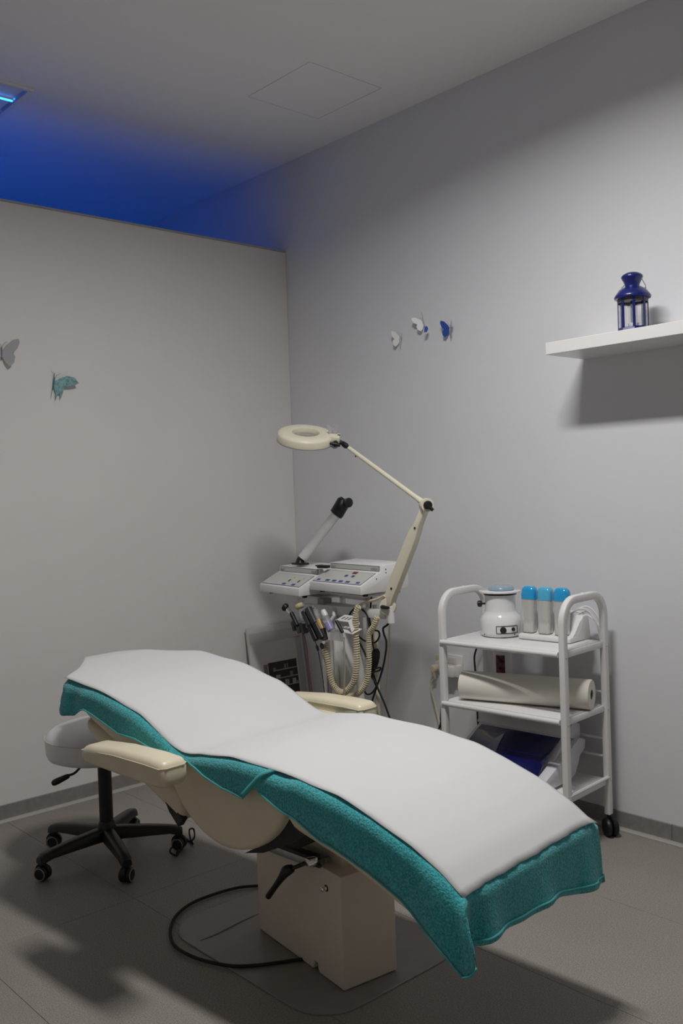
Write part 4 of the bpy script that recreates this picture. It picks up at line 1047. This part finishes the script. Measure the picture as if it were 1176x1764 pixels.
# black ball electrode
e1 = thing('ball_electrode', 'electrode handle with black ball knob and chrome neck', 'electrode', pt(512, 1075))
build(MB().lathe([(.006, -.014), (.017, -.009), (.020, 0), (.017, .009), (.006, .014)], 20, zalign(pt(491, 1046), (-.5, -.3, .4))), 'ball', M_BLACK, e1)
rod(pt(495, 1049), pt(502, 1058), .010, 'neck', M_CHROME, e1)
rod(pt(501, 1055), pt(512, 1078), .0105, 'handle', M_BLACK, e1)
# brush unit with cream brush
e2 = thing('cream_brush', 'round cream facial brush on a white stem among the tools', 'brush', pt(520, 1055))
bd_ = (pt(512, 1040)-pt(524, 1070)).normalized()
build(MB().lathe([(.013, -.010), (.019, -.006), (.022, .004), (.019, .012), (.006, .014)], 22, zalign(pt(516, 1045), bd_)), 'bristle_head', mat('cream_bristle', (.62, .55, .33), .8, bump=(300, .5, .003)), e2)
rod(pt(517, 1049), pt(524, 1070), .012, 'stem', M_CLEAR, e2)
build(MB().tube(smoothpath([pt(513, 1038), pt(516, 1032), pt(513, 1026), pt(519, 1030), pt(522, 1037)], 4), .0015, 5), 'wire_tip', M_CHROME, e2)
# black handles
specs = (((523, 1052), (545, 1103), .0165, 'black electrode handle leaning between the cream brush and twin handle'),
         ((530, 1047), (556, 1100), .0175, 'thick black handle with grey grip next to the amber probe'))
for (a, b, r_, lb_) in specs:
    e = thing('electrode_wand', lb_, 'handle', pt(*b))
    p0, p1 = pt(a[0], a[1], -.01), pt(b[0], b[1], -.01)
    rod(p0, p0+(p1-p0)*.52, r_, 'grip', M_DGREYP, e); rod(p0+(p1-p0)*.5, p1, r_*.92, 'shaft', M_BLACK, e)
e3 = thing('amber_probe', 'clear probe with amber body and small chrome ball tip', 'probe', pt(556, 1095))
build(MB().lathe([(.002, -.008), (.008, -.005), (.0095, 0), (.008, .005), (.002, .008)], 16, Matrix.Translation(pt(541, 1046))), 'ball_tip', M_CHROME, e3)
rod(pt(542, 1049), pt(550, 1072), .012, 'clear_sleeve', M_CLEAR, e3); rod(pt(548, 1067), pt(556, 1085), .014, 'amber_body', M_AMBER, e3); rod(pt(555, 1082), pt(560, 1103), .015, 'foot', M_DGREYP, e3)
e4 = thing('violet_probe', 'clear probe holder with violet body and white cap', 'probe', pt(568, 1085))
build(MB().tube([pt(556, 1051), pt(558, 1056), pt(561, 1062)], [.011, .014, .013], 16), 'white_cap', M_WPLA, e4)
rod(pt(559, 1060), pt(566, 1076), .017, 'clear_sleeve', M_CLEAR, e4); rod(pt(564, 1072), pt(571, 1086), .019, 'violet_body', M_VIOLET, e4)
# acrylic holder with punched tray
ah = thing('acrylic_tool_tray', 'white acrylic tool tray with square holes on the stand rail', 'tool tray', pt(595, 1085))
ux, uy = V(RT.x, RT.y, 0).normalized(), V(-.3, .6, .55).normalized()
T0 = pt(578, 1068)
def tq_(a, b): return T0 + V(1, .05, -.02).normalized()*a + V(.25, .75, .35).normalized()*b
holes = MB()
xs = [0, .012, .026, .032, .046, .052, .066, .075]; ys = [0, .012, .036, .048]
for i in range(7):
    for j in range(3):
        if i in (1, 3, 5) and j == 1: continue
        p = [tq_(xs[i], ys[j]), tq_(xs[i+1], ys[j]), tq_(xs[i+1], ys[j+1]), tq_(xs[i], ys[j+1])]
        holes.rings([p, [q - V(0, 0, .003) for q in p]])
build(holes, 'punched_top', M_WPLA, ah, smooth=False)
fA, fB = tq_(.0, 0), tq_(.075, 0); bA, bB = tq_(0, .048), tq_(.075, .048); dn = V(.02, .0, -.045)
build(MB().rings([[fB, bB, bB+dn*.7, fB+dn], [q + V(.003, 0, 0) for q in (fB, bB, bB+dn*.7, fB+dn)]]), 'side_plate', M_WPLA, ah, smooth=False)
lowp = [fA+V(-.01, -.01, -.045), fB+V(.03, 0, -.05), bB+V(.03, .0, -.052), bA+V(0, 0, -.05)]
build(MB().rings([lowp, [q - V(0, 0, .003) for q in lowp]]), 'lower_tray', M_WPLA, ah, smooth=False)
build(MB().box(fA + V(.02, -.012, -.062), (.075, .004, .055), Matrix.Rotation(.15, 3, 'X')), 'clear_front', M_CLEAR, ah, smooth=False)
rod(pt(579, 1069, -.02), pt(590, 1090, -.02), .008, 'black_rod', M_BLACK, ah)
# stoppers
for x, y, f, lb_ in ((547, 1117, .8, 'small black stopper hanging on the thin black wire'), (555, 1114, 1.15, 'larger black stopper hanging under the amber probe')):
    e = thing('cable_stopper', lb_, 'stopper', pt(x, y))
    build(MB().tube([pt(x-2, y-6), pt(x-1, y-2), pt(x+1, y+4)], [.004*f, .0085*f, .006*f], 10), 'stopper_body', M_BLACK, e)
# thin wires
def wire(pxs, Y, r, m, label, name='cable'):
    tag(build(MB().tube(smoothpath([Py(x, y, Y) for x, y in pxs], 6), r, 6), name, m), label, 'cable')
wire(((520, 1086), (525, 1100), (529, 1120), (532, 1150), (536, 1180), (540, 1215)), -.55, .0018, M_RED, 'thin red wire hanging from the tool clips')
wire(((541, 1100), (547, 1118), (552, 1145), (556, 1170), (559, 1200), (560, 1220)), -.55, .0020, M_RUB, 'thin black wire hanging left of the stand column')
wire(((592, 1098), (593, 1120), (594, 1150), (593, 1180), (593, 1210)), -.55, .0035, mat('grey_tube', (.42, .40, .33), .5), 'thin olive grey tube hanging straight in front of the column')
wire(((640, 1022), (638, 1045), (636, 1065), (640, 1085), (645, 1110), (648, 1128)), -.36, .0042, M_RUB, 'black cable running down behind the tool rail into the bundle')
wire(((600, 1065), (604, 1055), (613, 1047), (622, 1049), (632, 1060), (636, 1080), (642, 1104)), -.47, .0042, M_RUB, 'black cable arching over the tool rail beside the coiled hose')
wire(((617, 1096), (630, 1105), (645, 1107), (653, 1097), (652, 1088), (645, 1086), (640, 1090), (641, 1105), (645, 1125)), -.42, .004, M_RUB, 'black cable with a round loop below the lamp bracket')
wire(((618, 1105), (628, 1125), (638, 1150), (645, 1175), (650, 1185), (662, 1212), (672, 1240)), -.42, .0045, M_RUB, 'black cable crossing the bundle down towards the floor')
wire(((672, 1046), (673, 1060), (668, 1075), (660, 1082), (661, 1092), (665, 1105), (664, 1125), (658, 1155), (648, 1185), (640, 1210), (632, 1240)), -.42, .0045, M_RUB, 'black lamp cable curving down from the magnifier clamp')
wire(((642, 1158), (646, 1170), (648, 1182), (640, 1194), (632, 1196), (628, 1190), (632, 1182)), -.40, .004, M_RUB, 'black cable tail curling under the cable bundle')
wire(((644, 1152), (655, 1150), (653, 1155), (644, 1158), (640, 1166), (648, 1178), (652, 1190)), -.43, .004, M_RUB, 'short black cable fold sticking out of the bundle')
wire(((670, 1050), (670, 1110), (668, 1150), (664, 1190), (660, 1240)), -.05, .0032, M_CREAMC, 'thin cream cable running straight down the wall behind the stand')
bn = thing('cable_bundle', 'bundled black cables and plug hanging behind the coiled hoses', 'cable bundle', Py(645, 1135, -.41))
q0, q1 = Py(649, 1118, -.41), Py(640, 1160, -.41)
dq = q1-q0
build(MB().tube([q0, q0+dq*.12, q0+dq*.3, q0+dq*.62, q0+dq*.85, q1], [.008, .018, .021, .020, .012, .007], 12), 'bundle', M_RUB, bn)
for k in range(5):
    a = k*1.3; off = V(math.cos(a)*.017, -.012*abs(math.sin(a))-.006, 0)
    build(MB().tube(smoothpath([q0+off*.6, q0+dq*.35+off*1.1, q0+dq*.7+off, q1+off*.4], 5), .004, 6), 'cable_strand', M_RUB, bn)
